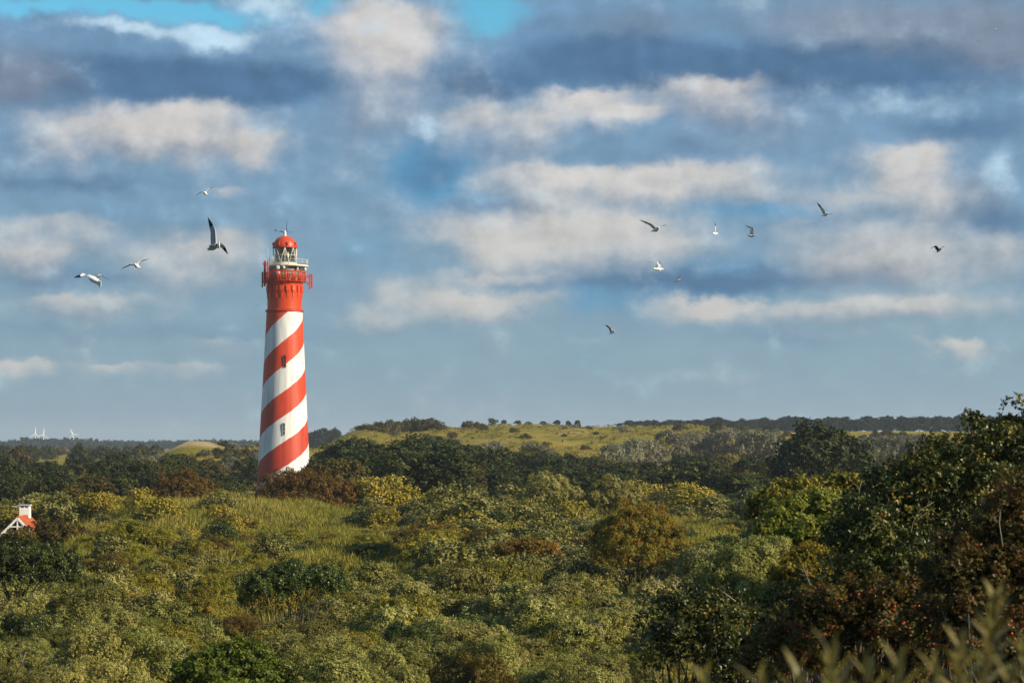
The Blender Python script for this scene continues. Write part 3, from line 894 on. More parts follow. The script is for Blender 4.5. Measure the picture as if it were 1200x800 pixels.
TREES = {
    'wood': [tree_proto('wood', 500 + i, 3.0, 7, 7 + i % 4, 130, .55, 16, 3, .34, .20, .1) for i in range(6)],
    'brownwood': [tree_proto('brownwood', 520 + i, 3.0, 7, 7 + i % 3, 130, .55, 16, 3, .34, .18, .1) for i in range(3)],
    'silver': [tree_proto('silver', 540 + i, 3.0, 5, 8, 110, .5, 14, 3, .34, .16, .05) for i in range(3)],
    'pine': [tree_proto('pine', 560 + i, 2.7, 9, 8 + i % 2, 70, .75, 12, 3, .75, .4, .06, .8) for i in range(5)],
}


BUSH = {k: [shrub_proto(k, 700 + 10 * q + i, 1.55, 1.6, 5 + i % 3, 70, .34, 12, 3, .20, .13, stems=False, up=.6)[0] for i in range(3)] for q, k in enumerate(('wood', 'brownwood', 'silver'))}


def place_bush(kind, name, x, y, h, w, label, group=None):
    o = link(name, prng.choice(BUSH[kind]), None, (x, y, gz(x, y) - .15), prng.uniform(0, 2 * PI), (w / 3.2, w / 3.2, h / 1.6))
    return tag(o, label, 'bush', group)


def place_tree(kind, name, x, y, h, w, label, group=None, i=None):
    P = TREES[kind]; fm, tm = P[prng.randrange(len(P)) if i is None else i % len(P)]
    hh = {'wood': 7, 'brownwood': 7, 'silver': 5, 'pine': 9}[kind]
    wr_ = {'wood': 3, 'brownwood': 3, 'silver': 3, 'pine': 2.7}[kind]
    o = empty(name, (x, y, gz(x, y) - .1), prng.uniform(0, 2 * PI), (w / 2 / wr_, w / 2 / wr_, h / hh))
    link('crown', fm, o); link('trunk', tm, o)
    return tag(o, label, 'tree', group)


SKX = [-60, 0, 40, 100, 150, 200, 260, 300, 360, 400, 450, 500, 540, 580, 640, 700, 750, 800, 850, 900, 1000, 1100, 1260]
SKY_ = [532, 530, 528, 531, 524, 528, 531, 534, 528, 505, 508, 502, 507, 519, 521, 526, 531, 523, 521, 524, 531, 532, 534]
def belt_zone(px):
    return ('above the house at far left' if px < 70 else 'right of the house' if px < 150 else 'left of the rounded rust-tinged bush' if px < 215 else 'just left of the lighthouse' if px < 320 else
            'just right of the lighthouse' if px < 430 else 'under the left end of the yellow ridge' if px < 520 else 'under the lone ridge trees' if px < 640 else 'below the middle of the yellow ridge' if px < 740 else
            'in front of the silvery willows' if px < 880 else 'around the large rounded tree' if px < 1010 else 'behind the tall hawthorn')
rr = random.Random(21)
for i in range(150):
    px = -40 + 1290 * ((i * .6180339) % 1)
    d = rr.choice((262, 285, 315, 345, 385, 430)) + rr.uniform(-12, 12)
    if 282 < px < 378 and d < 415: continue
    x = (px - 600) / F * d
    top = (3.5 if px < 330 else 5) + np.interp(px, SKX, SKY_) + max(0, 395 - d) * .10 + rr.uniform(0, 9)
    if d < 320: top += 8
    zt = at(px, top, d).z; h = zt - gz(x, d)
    h = min(max(h, 2.2), 11)
    kind = 'brownwood' if rr.random() < .22 else 'wood'
    w = h * rr.uniform(.95, 1.4) * (1.2 if h < 5 else 1)
    z_ = belt_zone(px)
    tl_ = 'tall ' if h > 7.5 else 'low ' if h < 4.5 else ''
    if kind == 'wood':
        place_tree(kind, 'woodland_tree', x, d, h, w, tl_ + 'dark green tree ' + z_, tl_ + 'dark trees of the belt ' + z_)
    else:
        place_tree(kind, 'woodland_tree', x, d, h, w, tl_ + 'brownish olive tree ' + z_, tl_ + 'brownish trees of the belt ' + z_)
p = at(945, 570, 262)
place_tree('wood', 'round_tree', p.x, 262, at(945, 499, 262).z - gz(p.x, 262), 10.5, 'large dark rounded tree standing above the woodland belt, left of the tall hawthorn', None, 1)
p = at(990, 570, 275)
place_tree('wood', 'round_tree', p.x, 275, at(990, 516, 275).z - gz(p.x, 275), 8, 'lower dark tree touching the right side of the large rounded tree', None, 2)
for (px, py, d, w) in ((395, 528, 470, 7), (375, 532, 450, 7), (720, 519, 520, 8), (742, 518, 530, 8), (765, 516, 545, 8), (790, 509, 560, 9), (812, 507, 575, 10), (836, 506, 575, 10), (858, 507, 570, 9),
                       (884, 508, 560, 9), (902, 510, 560, 8), (560, 524, 500, 7), (580, 528, 480, 6), (625, 522, 510, 7), (640, 527, 480, 6), (1010, 512, 560, 9), (1040, 514, 560, 9), (1065, 513, 570, 9)):
    x = (px - 600) / F * d
    h = max(2.5, at(px, py, d).z - gz(x, d))
    lab = 'pale silvery willow scrub behind the dark belt, under the pine wood' if px > 700 else 'pale silvery willow among the dark trees right of the lighthouse'
    place_tree('silver', 'willow', x, d, h, w, lab, lab.replace('willow', 'willows', 1)[5:])
for i in range(46):
    px = rr.uniform(-60, 185); d = rr.uniform(560, 1500); x = (px - 600) / F * d
    h = at(px, rr.uniform(523.5, 527), d).z - gz(x, d)
    if h < 2: continue
    place_bush(rr.choice(('wood', 'wood', 'brownwood')), 'distant_tree', x, d, h, rr.uniform(6, 13), 'distant dark tree between the near belt and the far left wood', 'distant trees at far left')['category'] = 'tree'
# scrub on the grey-green dunes at the left, and on the yellow ridge
for i in range(110):
    px = rr.uniform(130, 304); d = rr.uniform(470, 560); x = (px - 600) / F * d
    if 190 < px < 262 and d > 512: continue
    h = rr.uniform(1.0, 2.0)
    k = rr.choice(('silver', 'silver', 'wood', 'brownwood'))
    lab = {'silver': 'pale grey-green bush on the low dune left of the lighthouse', 'wood': 'dark green bush on the low dune left of the lighthouse',
           'brownwood': 'olive brown bush on the low dune left of the lighthouse'}[k]
    place_bush(k, 'dune_bush', x, d, h, h * rr.uniform(1.6, 2.6), lab, lab.split(' on ')[0] + 'es on the left dune')
for i in range(150):
    px = rr.uniform(405, 1090) if i < 80 else rr.uniform(835, 1100); d = 560 + 190 * rr.random() ** .8; x = (px - 600) / F * d
    if d > 640 and rr.random() < .45 and px < 830: continue
    h = rr.uniform(.8, 2.0) if px < 830 else rr.uniform(1.2, 2.6)
    k = rr.choice(('wood', 'brownwood', 'brownwood', 'silver'))
    lab = {'silver': 'small pale bush on the yellow grass ridge', 'wood': 'small dark bush on the yellow grass ridge', 'brownwood': 'small olive bush on the yellow grass ridge'}[k]
    place_bush(k, 'ridge_bush', x, d, h, h * rr.uniform(1.5, 2.8), lab, lab.split(' on ')[0] + 'es on the yellow ridge')
for (px, top, d, w) in ((430, 497, 700, 8), (447, 495.5, 705, 8), (462, 494.5, 710, 8), (478, 492.5, 720, 8), (490, 491, 720, 9), (502, 492, 720, 8), (514, 494.5, 715, 6), (548, 494, 745, 6), (560, 494.5, 745, 5)):
    x = (px - 600) / F * d; h = max(1.5, at(px, top, d).z - gz(x, d))
    place_bush('brownwood', 'ridge_thicket', x, d, h, w, 'grey-brown thicket on the skyline at the left end of the yellow ridge', 'thickets on the left skyline of the ridge')
for k, (px, top, w) in enumerate(((577, 489.5, 4.2), (591, 491.6, 3.2), (606, 492.2, 3.4), (619, 493.0, 3), (636, 493.4, 3.6), (653, 491.8, 4), (666, 492.6, 3), (677, 491.8, 3.4), (726, 495.2, 3.6), (734, 495, 3))):
    d = 768.0; x = (px - 600) / F * d; h = max(1.4, at(px, top, d).z - gz(x, d))
    nth = ['first and tallest', 'second', 'third', 'fourth', 'fifth', 'sixth', 'seventh', 'eighth', 'ninth', 'tenth'][k]
    place_tree('wood', 'ridge_tree', x, d, h * .95, w * .8, f'lone wind-shaped tree on the ridge skyline, {nth} from the lighthouse side', 'lone trees along the ridge skyline')
for i in range(76):
    if i < 70: px = 738 + 482 * (i + rr.uniform(-.3, .3)) / 70; d = rr.uniform(1150, 1290)
    else: px = 360 + 6.5 * (i - 70); d = 1300
    x = (px - 600) / F * d
    top = np.interp(px, [360, 400, 738, 780, 900, 1100, 1220], [505, 503, 494.5, 491.5, 490, 488.5, 489]) + rr.uniform(-1.6, 2.0)
    h = at(px, top, d).z - gz(x, d)
    place_tree('pine', 'pine_tree', x, d, max(h, 5), rr.uniform(6, 9), 'dark pine in the wood along the far ridge' if i < 70 else 'dark pine on the skyline just right of the lighthouse shaft',
               'pines of the far ridge wood' if i < 70 else 'pines right of the lighthouse')
# far wood on the left horizon: one mass
rng = np.random.default_rng(77)
vv, tt = [], []
for i in range(150):
    px = -60 + 420 * i / 150 + rng.uniform(-2, 2); d = rng.uniform(2500, 2800); x = (px - 600) / F * d
    h = rng.uniform(7.5, 10.5) * (1.25 if 28 < px < 100 else 1.0); r = rng.uniform(5, 9)
    v, tn, c = foliage(rng, [(0, 0, h * .5, r, r, h * .5), (r * .7, 0, h * .35, r * .7, r * .7, h * .4)], 26, 1.6, 8, 2, 2.2, 1.6)
    vv.append(v + np.array([x, d, gz(x, d)])); tt.append(tn)
fw = quadmesh('far_wood', np.concatenate(vv), [LEAF['pine']], np.concatenate(tt))
tag(link('far_wood', fw), 'blue distant wood along the left horizon', 'wood', kind='stuff')
for (px, top, lab) in ((107, 512.6, 'taller left one of the two narrow poplars on the far left horizon'), (113.3, 513.6, 'shorter right one of the two narrow poplars on the far left horizon')):
    d = 2480; x = (px - 600) / F * d
    place_tree('pine', 'poplar_tree', x, d, at(px, top, d).z - gz(x, d), 6.0, lab)

# ------------------------------------------------------------------ named shrubs of the dune slope
def crown_shrub(name, kind, lumps_px, d, label, leaf=(.10, .05), clumps=240, rc=.24, sprays=22, leaves=5, depth=1.0, seed=1, stems=26, berries=0, up=.5, low=-.35, tone=(.5, .2, .12), stem_to=None, cat='shrub', spread=.8, jit=.24):
    """a shrub whose crown lumps were measured in the photograph: (px, py, half width, half height, metres nearer)"""
    rng = np.random.default_rng(seed)
    m = d / F
    cx_ = sum(l[0] for l in lumps_px) / len(lumps_px)
    bx = (cx_ - 600) / F * d; bz = gz(bx, d) - .1
    lp = []
    for (px, py, rx, ry, near) in lumps_px:
        p = at(px, py, d); lp.append((p.x - bx, -near, p.z - bz, rx * m, max(rx, ry) * m * .9 * depth, ry * m))
    v, tn, c = foliage(rng, lp, clumps, rc, sprays, leaves, leaf[0], leaf[1], up=up, low=low, tone=tone, spread=spread, jit=jit)
    o = empty(name, (bx, d, bz)); tag(o, label, cat)
    link('foliage', quadmesh(name + '_foliage', v, [LEAF[kind]], tn), o)
    if stems:
        idx = rng.choice(len(c), min(stems, len(c)), replace=False)
        link('stem', stem_mesh(name + '_stem', rng, c[idx], .03, base_spread=.25), o)
    if berries:
        mb = MB()
        for i in rng.choice(len(c), berries):
            q = c[i] + rng.normal(0, .07, 3); q[1] -= rc * .9
            for k in range(4):
                w_ = q + rng.normal(0, .03, 3)
                mb.tube([w_ + np.array([0, 0, -.014]), w_, w_ + np.array([0, 0, .014])], [.006, .015, .006], 5)
        tag(mb.build('berry', BERRY, o), kind='stuff')
    return o


placed = []      # (px, d, half width px) kept clear of the random scrub
def own(px, d, w): placed.append((px, d, w))

crown_shrub('rust_thicket', 'rust', [(338, 580, 32, 22, 0), (362, 577, 32, 20, .3), (392, 585, 34, 18, .5), (318, 592, 20, 18, .4), (425, 592, 24, 14, 0), (350, 594, 50, 16, 1.4), (326, 604, 32, 12, 1.2), (390, 604, 46, 14, 1.4), (345, 612, 60, 12, 2)], 205,
            'wide rust-brown thicket at the foot of the lighthouse', (.17, .08), 1000, .34, 20, 4, seed=11, tone=(.5, .3, .2)); own(355, 205, 70)
crown_shrub('rust_bush', 'rust', [(212, 576, 26, 22, 0), (196, 586, 24, 16, .6), (230, 584, 26, 17, .4), (214, 592, 34, 14, 1), (212, 602, 40, 12, 1.4)], 225,
            'rounded rust-tinged bush on the slope left of the lighthouse', (.17, .08), 600, .34, 18, 4, seed=12, tone=(.38, .2, .14)); own(212, 225, 42)
crown_shrub('rust_bush', 'rust', [(56, 629, 22, 14, 0), (34, 634, 22, 11, .6), (76, 632, 20, 12, .4), (94, 630, 18, 10, 0), (8, 641, 16, 9, 0)], 160,
            'dark brown bush hiding the lower walls of the house', (.2, .08), 220, .3, 18, 4, seed=13, tone=(.25, .15, .12)); own(50, 160, 50)
crown_shrub('privet_bush', 'green', [(42, 666, 42, 26, 0), (10, 671, 38, 25, .5), (66, 672, 22, 20, .4), (-22, 672, 36, 28, 0)], 92,
            'glossy dark green bush at the left edge below the house', (.085, .05), 360, .23, 44, 5, seed=14, tone=(.68, .2, .14)); own(20, 92, 75)
crown_shrub('green_mound', 'lime', [(272, 786, 40, 24, 0), (242, 796, 30, 20, .4), (302, 794, 30, 20, .2), (275, 812, 60, 22, .6)], 52,
            'bright green bush at the bottom edge in the grey-green thicket', (.09, .05), 300, .18, 24, 5, seed=15, tone=(.3, .18, .14)); own(272, 52, 55)
crown_shrub('dark_bush', 'green', [(345, 682, 36, 17, 0), (312, 690, 28, 14, .4), (378, 684, 26, 15, .2)], 82,
            'dark green bush on the edge of the grass in the left middle of the slope', (.08, .042), 260, .21, 36, 5, seed=16); own(345, 82, 50)
crown_shrub('ochre_bush', 'ochre', [(750, 618, 32, 24, 0), (725, 634, 30, 22, .5), (772, 636, 30, 22, .3), (748, 652, 36, 20, .9), (715, 652, 20, 14, .6)], 104,
            'yellow and orange leaved bush in the middle of the right slope', (.09, .04), 300, .24, 36, 5, seed=17); own(745, 104, 45)
crown_shrub('rust_bush', 'rust', [(615, 644, 24, 8, 0), (596, 646, 16, 6, .2), (636, 645, 16, 7, 0)], 108,
            'low red-orange patch of bush among grey-green shrubs in mid slope', (.14, .05), 130, .2, 18, 4, seed=18, tone=(.8, .15, .12), stems=0); own(615, 108, 24)
crown_shrub('round_buckthorn', 'buckthorn', [(642, 574, 22, 15, 0), (626, 580, 14, 10, .4), (660, 582, 18, 12, .2)], 215,
            'rounded grey-green bush with a dark hollow side on the crest right of the lighthouse', (.16, .06), 200, .33, 32, 4, seed=19); own(642, 215, 28)
crown_shrub('round_buckthorn', 'buckthorn', [(715, 578, 22, 14, 0), (734, 584, 18, 12, .2), (700, 586, 18, 11, .5)], 210,
            'rounded grey-green bush on the crest, second right of the lighthouse', (.16, .06), 200, .33, 32, 4, seed=20); own(717, 210, 30)
crown_shrub('privet_bush', 'olive', [(935, 586, 36, 18, 0), (970, 584, 34, 18, -.5), (905, 598, 26, 16, .4), (988, 590, 26, 26, 0), (945, 600, 46, 22, .6)], 62,
            'olive green bush in front of the large rounded tree', (.10, .06), 330, .2, 24, 5, seed=21, tone=(.25, .18, .14)); own(945, 62, 60)
crown_shrub('lime_bush', 'lime', [(930, 612, 26, 20, 0), (962, 606, 28, 22, -.2), (912, 626, 24, 20, .4), (980, 622, 20, 22, .1), (945, 634, 44, 22, .5)], 52,
            'bright lime green bush catching the sun right of centre', (.085, .05), 360, .16, 24, 5, seed=22); own(945, 52, 60)
crown_shrub('ochre_bush', 'ochre', [(955, 662, 26, 18, 0), (980, 670, 24, 20, .1), (935, 674, 24, 16, .3), (962, 686, 34, 18, .4)], 45,
            'yellowing bush just below the bright lime green bush', (.07, .035), 260, .15, 22, 5, seed=23, tone=(.42, .18, .14)); own(958, 45, 45)
crown_shrub('grey_buckthorn', 'buckthorn', [(872, 668, 34, 24, 0), (905, 662, 30, 24, -.3), (850, 690, 34, 26, .4), (890, 700, 46, 28, .5), (925, 690, 24, 24, .3)], 47,
            'dull grey-green bush between the orange bush and the yellowing bush', (.055, .018), 380, .17, 46, 5, seed=24); own(885, 47, 60)
# the tall hawthorn and its neighbours on the right
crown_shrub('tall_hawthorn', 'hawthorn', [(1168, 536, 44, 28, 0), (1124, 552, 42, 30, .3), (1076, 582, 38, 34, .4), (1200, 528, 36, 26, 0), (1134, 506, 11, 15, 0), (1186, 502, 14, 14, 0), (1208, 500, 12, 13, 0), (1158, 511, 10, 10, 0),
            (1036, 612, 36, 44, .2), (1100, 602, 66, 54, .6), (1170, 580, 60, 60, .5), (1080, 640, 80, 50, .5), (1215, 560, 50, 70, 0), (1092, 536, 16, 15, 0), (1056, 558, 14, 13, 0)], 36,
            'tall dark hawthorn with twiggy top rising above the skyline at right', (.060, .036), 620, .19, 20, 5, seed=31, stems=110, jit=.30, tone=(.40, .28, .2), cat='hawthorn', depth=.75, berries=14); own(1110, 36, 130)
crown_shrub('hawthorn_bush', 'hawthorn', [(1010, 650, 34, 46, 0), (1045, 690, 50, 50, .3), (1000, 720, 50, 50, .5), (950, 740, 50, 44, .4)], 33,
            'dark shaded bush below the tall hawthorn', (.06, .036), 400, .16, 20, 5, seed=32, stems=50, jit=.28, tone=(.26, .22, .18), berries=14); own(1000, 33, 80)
crown_shrub('briar_bush', 'briar', [(1165, 640, 46, 40, 0), (1205, 620, 44, 50, 0), (1120, 680, 46, 40, .3), (1180, 700, 60, 50, .4), (1130, 740, 60, 50, .5), (1205, 760, 50, 50, .4)], 23,
            'russet briar at the right edge in front of the tall hawthorn', (.042, .022), 560, .115, 20, 5, seed=33, stems=90, jit=.32, tone=(.55, .26, .2), berries=16); own(1160, 23, 90)
crown_shrub('briar_bush', 'briar', [(1000, 716, 40, 28, 0), (960, 730, 40, 30, .1), (1050, 712, 40, 30, .2), (1030, 750, 60, 36, .4), (930, 770, 50, 36, .3), (1080, 770, 50, 36, .4)], 25,
            'briar with clusters of red berries at the lower right', (.045, .024), 520, .12, 20, 5, seed=34, stems=80, jit=.32, tone=(.55, .28, .2), berries=90); own(1000, 25, 90)
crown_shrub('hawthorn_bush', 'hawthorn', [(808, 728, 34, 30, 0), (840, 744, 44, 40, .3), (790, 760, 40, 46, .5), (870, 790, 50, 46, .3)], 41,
            'dark hollowed bush at the bottom right of centre, in shade', (.065, .036), 340, .18, 18, 5, seed=35, stems=50, jit=.26, tone=(.22, .2, .16)); own(825, 41, 65)  # low tone: the bush's shade is painted into its leaf colour

# ------------------------------------------------------------------ the scrub
rr = random.Random(5)
def blocked(px, d, w):
    for (a, dd, ww) in placed:
        if abs(px - a) < ww + w * .35 and -8 < d - dd < 5 + dd * .03: return True
        if abs(px - a) < ww * .95 and dd * .80 < d < dd and dd > 120: return True
    return False


def zone(px, py):
    """what grows there, read off the photograph by ground position"""
    grassy = 0.0
    if 590 < py < 685 and 70 < px < 500: grassy = .30 if px < 450 else .3
    if 600 < py < 640 and 760 < px < 900: grassy = .7
    if py < 600 and px < 300: grassy = .35
    if 685 <= py < 722 and 120 < px < 440: grassy = .26
    return grassy


ROWS = ((760, 'at the bottom edge'), (725, 'just above the bottom edge'), (695, 'on the lower slope'), (665, 'halfway up the slope'), (640, 'in mid slope'), (615, 'on the upper slope'), (598, 'just below the crest'), (0, 'on the crest'))
COLS = ((60, 'at the left edge'), (150, 'right of the house'), (240, 'between house and lighthouse'), (310, 'left below the lighthouse'), (390, 'straight below the lighthouse'), (470, 'right below the lighthouse'),
        (550, 'left of centre'), (630, 'at centre'), (710, 'just right of centre'), (790, 'in line with the orange bush'), (870, 'right of the orange bush'), (990, 'under the large rounded tree'), (9999, 'under the tall hawthorn'))
def region(px, py):
    return next(w for y_, w in ROWS if py >= y_) + ' ' + next(w for x_, w in COLS if px < x_)


def build_word(s, hs):
    return 'small ' if s < .62 else 'large ' if s > 1.25 else 'low ' if hs < .7 else 'tall ' if hs > 1.05 else ''


cand = []
y = 41.0
while y < 236:
    step = 1.6 + y * .0078
    xw = .258 * y + 3
    x = -xw
    while x < xw:
        cand.append((x + rr.uniform(-.45, .45) * step, y + rr.uniform(-.45, .45) * step, step))
        x += step
    y += step * .86
WORD = {'buckthorn': 'grey-green mounded shrub', 'olive': 'olive yellow-green shrub', 'green': 'dark green leafy shrub', 'rust': 'brownish rust shrub'}
todo = []
for (x, y, st) in cand:
    px, py = topix(x, y, gz(x, y) + .8)
    if not -70 < px < 1270: continue
    w = st * F / y * .5
    if blocked(px, y, w): continue
    gr = zone(px, py)
    if rr.random() < gr: continue
    q = rr.random()
    if gr > .2: kind = 'olive' if q < .58 else 'buckthorn' if q < .82 else 'rust' if q < .93 else 'green'
    elif px > 840: kind = 'green' if q < .4 else 'olive' if q < .6 else 'buckthorn' if q < .85 else 'rust'
    elif py < 640: kind = 'buckthorn' if q < .52 else 'olive' if q < .85 else 'rust' if q < .94 else 'green'
    else: kind = 'buckthorn' if q < .80 else 'olive' if q < .93 else 'green' if q < .97 else 'rust'
    s = st / 2.6 * rr.choice((rr.uniform(.45, .8), rr.uniform(.8, 1.2), rr.uniform(1.15, 1.6)))
    hs = rr.uniform(.62, 1.15) * (.95 if gr > .2 else 1.0) * (1.15 if s < .75 * st / 2.6 else 1) * (1.0 if y < 120 else .85)
    if gr > .2: s *= rr.choice((.4, .55, .7))
    if 640 < px < 870 and 612 < py < 668: hs *= .62
    if math.hypot(x - HOUSE[0], y - HOUSE[1] + 2) < 9: continue
    if px < 75 and 105 < y < 192: hs = min(hs, .62 / (1.95 * s))            # low heath, the house shows above it
    todo.append((kind, x, y, s, hs, px, py))
for _ in range(260):                                            # low hummocks of scrub scattered through the grass
    y = rr.uniform(78, 205); x = rr.uniform(-.205, -.03) * y
    px, py = topix(x, y, gz(x, y) + .5)
    if blocked(px, y, 20) or px < 85 or math.sin(x * .31 + 1) + math.sin(y * .13 + x * .12) + rr.gauss(0, .5) < .1: continue
    q = rr.random()
    todo.append(('olive' if q < .5 else 'buckthorn' if q < .78 else 'rust' if q < .94 else 'green', x, y, rr.uniform(.4, .85) * (1 + y / 400), rr.uniform(.7, 1.0), px, py))
counts = {}
extra = {'buckthorn': [], 'olive': [], 'green': [], 'rust': []}
for (kind, x, y, s, hs, px, py) in sorted(todo, key=lambda a: a[2]):
    counts[kind] = counts.get(kind, 0) + 1
    if counts[kind] > 290:
        extra[kind].append((x, y, s, hs)); continue
    rg_ = region(px, py)
    bw = build_word(s, hs)
    place_shrub(kind, x, y, s, bw + WORD[kind] + ' ' + rg_, bw + WORD[kind] + 's ' + rg_, hs=hs, sx=rr.uniform(.85, 1.3))
print('shrubs', counts)
def read(me_):
    v = np.empty(len(me_.vertices) * 3, np.float32); me_.vertices.foreach_get('co', v)
    t_ = np.empty(len(me_.vertices), np.float32); me_.attributes['tone'].data.foreach_get('value', t_)
    return v.reshape(-1, 3), t_[::4]
for kind, lst in extra.items():
    if not lst: continue
    vs_, ts_ = [], []
    lib = [read(fm) for fm, _ in SETS[kind]['far']]
    for (x, y, s, hs) in lst:
        v, tn = lib[rr.randrange(4)]
        a = rr.uniform(0, 2 * PI); ca, sa = math.cos(a), math.sin(a)
        w_ = np.stack([v[:, 0] * ca - v[:, 1] * sa, v[:, 0] * sa + v[:, 1] * ca, v[:, 2] * hs], 1) * s
        vs_.append(w_ + np.array([x, y, gz(x, y) - .08])); ts_.append(np.clip(tn + rr.uniform(-.18, .18), 0, 1))
    o = link(NAME[kind] + '_thicket', quadmesh(NAME[kind] + '_thicket', np.concatenate(vs_), [LEAF[kind]], np.concatenate(ts_)))
    tag(o, 'mass of small ' + WORD[kind] + 's on the far crest of the slope', 'thicket', kind='stuff')

# ------------------------------------------------------------------ grass between the shrubs
rng = np.random.default_rng(9)
N = 170000
yy = np.sqrt(rng.uniform(40 ** 2, 250 ** 2, N)); xx = rng.uniform(-.27, .27, N) * yy
pxs = 600 + xx / yy * F
zg = ground(xx, yy); pys = 520 + (8 - zg - .3) / yy * F
keep = rng.uniform(size=N) < np.where((pys > 585) & (pys < 722) & (pxs > 60) & (pxs < 520), 1.0 * (1 - .4 * (pys > 660)), np.where((pys > 596) & (pys < 645) & (pxs > 740) & (pxs < 910), 1.0, .20))
patch = .5 + .5 * np.sin(xx * .23 + 1.3 * np.sin(yy * .07)) * np.sin(yy * .11 + xx * .05)
xx, yy, zg, patch = xx[keep], yy[keep], zg[keep], patch[keep]
K = 6
n = len(xx); ti = np.repeat(np.arange(n), K)
sc = (1 + yy / 160)[ti]
bx = xx[ti] + rng.normal(0, .12, n * K) * sc; by = yy[ti] + rng.normal(0, .12, n * K) * sc; bz = ground(bx, by) - .03
hgt = np.where((pxs[keep] < 80) & (yy > 100) & (yy < 195), .12, 1.0)[ti] * rng.uniform(.3, .75, n * K) * (.45 + .9 * rng.uniform(size=n) ** 2)[ti]
a = rng.uniform(0, 2 * PI, n * K); ln_ = rng.uniform(.1, .55, n * K) * hgt
tip = np.stack([bx + ln_ * np.cos(a), by + ln_ * np.sin(a), bz + hgt], 1)
wd = .011 * sc
a2 = rng.uniform(0, 2 * PI, n * K)
base_ = np.stack([bx, by, bz], 1); sid = np.stack([np.cos(a2), np.sin(a2), a2 * 0], 1) * wd[:, None]
mid = base_ * .5 + tip * .5 - np.stack([ln_ * np.cos(a), ln_ * np.sin(a), -hgt * .3], 1) * .25
v = np.stack([base_ - sid, mid + sid * .9, tip, mid - sid * .9], 1).reshape(-1, 3)
tn = np.clip(.05 + .6 * patch[ti] + rng.normal(0, .24, n)[ti] + rng.normal(0, .1, n * K), 0, 1)
tag(link('grass', quadmesh('grass', v, [LEAF['grass']], tn)), 'tall yellow-green grass between the shrubs', 'grass', kind='stuff')

N = 5200
yy = rng.uniform(545, 790, N); xx = rng.uniform(-75, 150, N); ln0 = N // 9; xx[:ln0] = rng.uniform(-112, -52, ln0); yy[:ln0] = rng.uniform(490, 560, ln0)
kp = (np.sin(xx * .21 + yy * .05) + np.sin(xx * .083 - yy * .031) + rng.normal(0, .8, N)) > -.2
kp &= np.hypot((xx + 80.5) / 1.3, (yy - 540) * .5) > 9
xx, yy = xx[kp], yy[kp]
nn_ = min(len(xx), len(yy)); xx, yy = xx[:nn_], yy[:nn_]
K = 16; ti = np.repeat(np.arange(nn_), K)
big_ = rng.uniform(.5, 1.2, nn_)
bx = xx[ti] + rng.normal(0, .45, nn_ * K); by = yy[ti] + rng.normal(0, .45, nn_ * K); bz = ground(bx, by) - .05
hgt = rng.uniform(.35, .95, nn_ * K) * big_[ti]
a = rng.uniform(0, 2 * PI, nn_ * K); a2 = rng.uniform(0, 2 * PI, nn_ * K)
base_ = np.stack([bx, by, bz], 1); tip = base_ + np.stack([np.cos(a) * hgt * .5, np.sin(a) * hgt * .5, hgt], 1)
sid = np.stack([np.cos(a2), np.sin(a2), a2 * 0], 1) * .16; mid = base_ * .45 + tip * .55
v = np.stack([base_ - sid, mid + sid * .9, tip, mid - sid * .9], 1).reshape(-1, 3)
tn = np.clip(rng.normal(.34, .26, nn_)[ti] + rng.normal(0, .12, nn_ * K), 0, 1)
tag(link('tussock_grass', quadmesh('tussock_grass', v, [LEAF['grass']], tn)), 'yellow tussock grass covering the far ridge', 'grass', kind='stuff')

# ------------------------------------------------------------------ bleached dead branches
def dead_branch(pts, d, r0, label):
    P3 = [at(px, py, d - near) for (px, py, near) in pts]
    o0 = P3[0]
    mb = MB(); loc = [p - o0 for p in P3]
    mb.tube(loc, [r0 * (1 - .75 * i / (len(loc) - 1)) for i in range(len(loc))], 6)
    e = (loc[-1] - loc[0]); k = len(loc) // 2
    rf = random.Random(label)
    for _ in range(rf.randint(1, 3)):
        k = rf.randint(1, len(loc) - 2); sg = rf.choice((-1, 1)) * rf.uniform(.08, .3)
        side = Vector((e.z, rf.uniform(-.4, .4), -e.x)) * sg
        mb.tube([loc[k], loc[k] + e * .12 + side * .4, loc[k] + e * rf.uniform(.2, .35) + side], [r0 * .4, r0 * .28, r0 * .1], 5)
    o = mb.build('dead_branch', DEADWOOD, None, o0)
    return tag(o, label, 'branch')
dead_branch([(686, 726, .1), (688, 718, .3), (690, 710, .4)], 60, 0.0176, 'short upright bleached twig sticking out of the lower scrub right of centre')
dead_branch([(690, 728, .1), (700, 731, .5), (706, 737, .7), (709, 744, .8)], 60, 0.0240, 'curved bleached dead branch arching down beside a short upright twig')
dead_branch([(756, 726, 0), (758, 716, .2), (760, 706, .3), (763, 704, .3)], 38, 0.0087, 'thin forked pale twig in front of the dark hollow at lower right')
dead_branch([(953, 694, .2), (946, 676, .4), (940, 660, .5)], 31, 0.0074, 'slim pale leaning stem in front of the yellowing bush')
dead_branch([(862, 704, .3), (850, 695, .4), (842, 690, .4)], 40, 0.0081, 'short pale branch leaning left in the dull grey-green bush')
dead_branch([(1006, 612, 1.6), (1006, 590, 1.7), (1007, 573, 1.7), (1010, 563, 1.7)], 36, 0.0087, 'straight pale bare stem against the dark left side of the tall hawthorn')
dead_branch([(1066, 660, 2.2), (1066, 630, 2.3), (1070, 612, 2.4), (1078, 598, 2.4), (1094, 588, 2.3)], 36, 0.0081, 'long pale stem curving right in the middle of the tall hawthorn')
dead_branch([(1175, 640, 1.2), (1171, 612, 1.2), (1173, 596, 1.2)], 23, 0.0056, 'pale bare stem in the russet briar at the right edge')
dead_branch([(20, 786, .3), (26, 776, .5), (30, 764, .6)], 50, 0.0144, 'thin pale twig in the thicket at the bottom left corner')
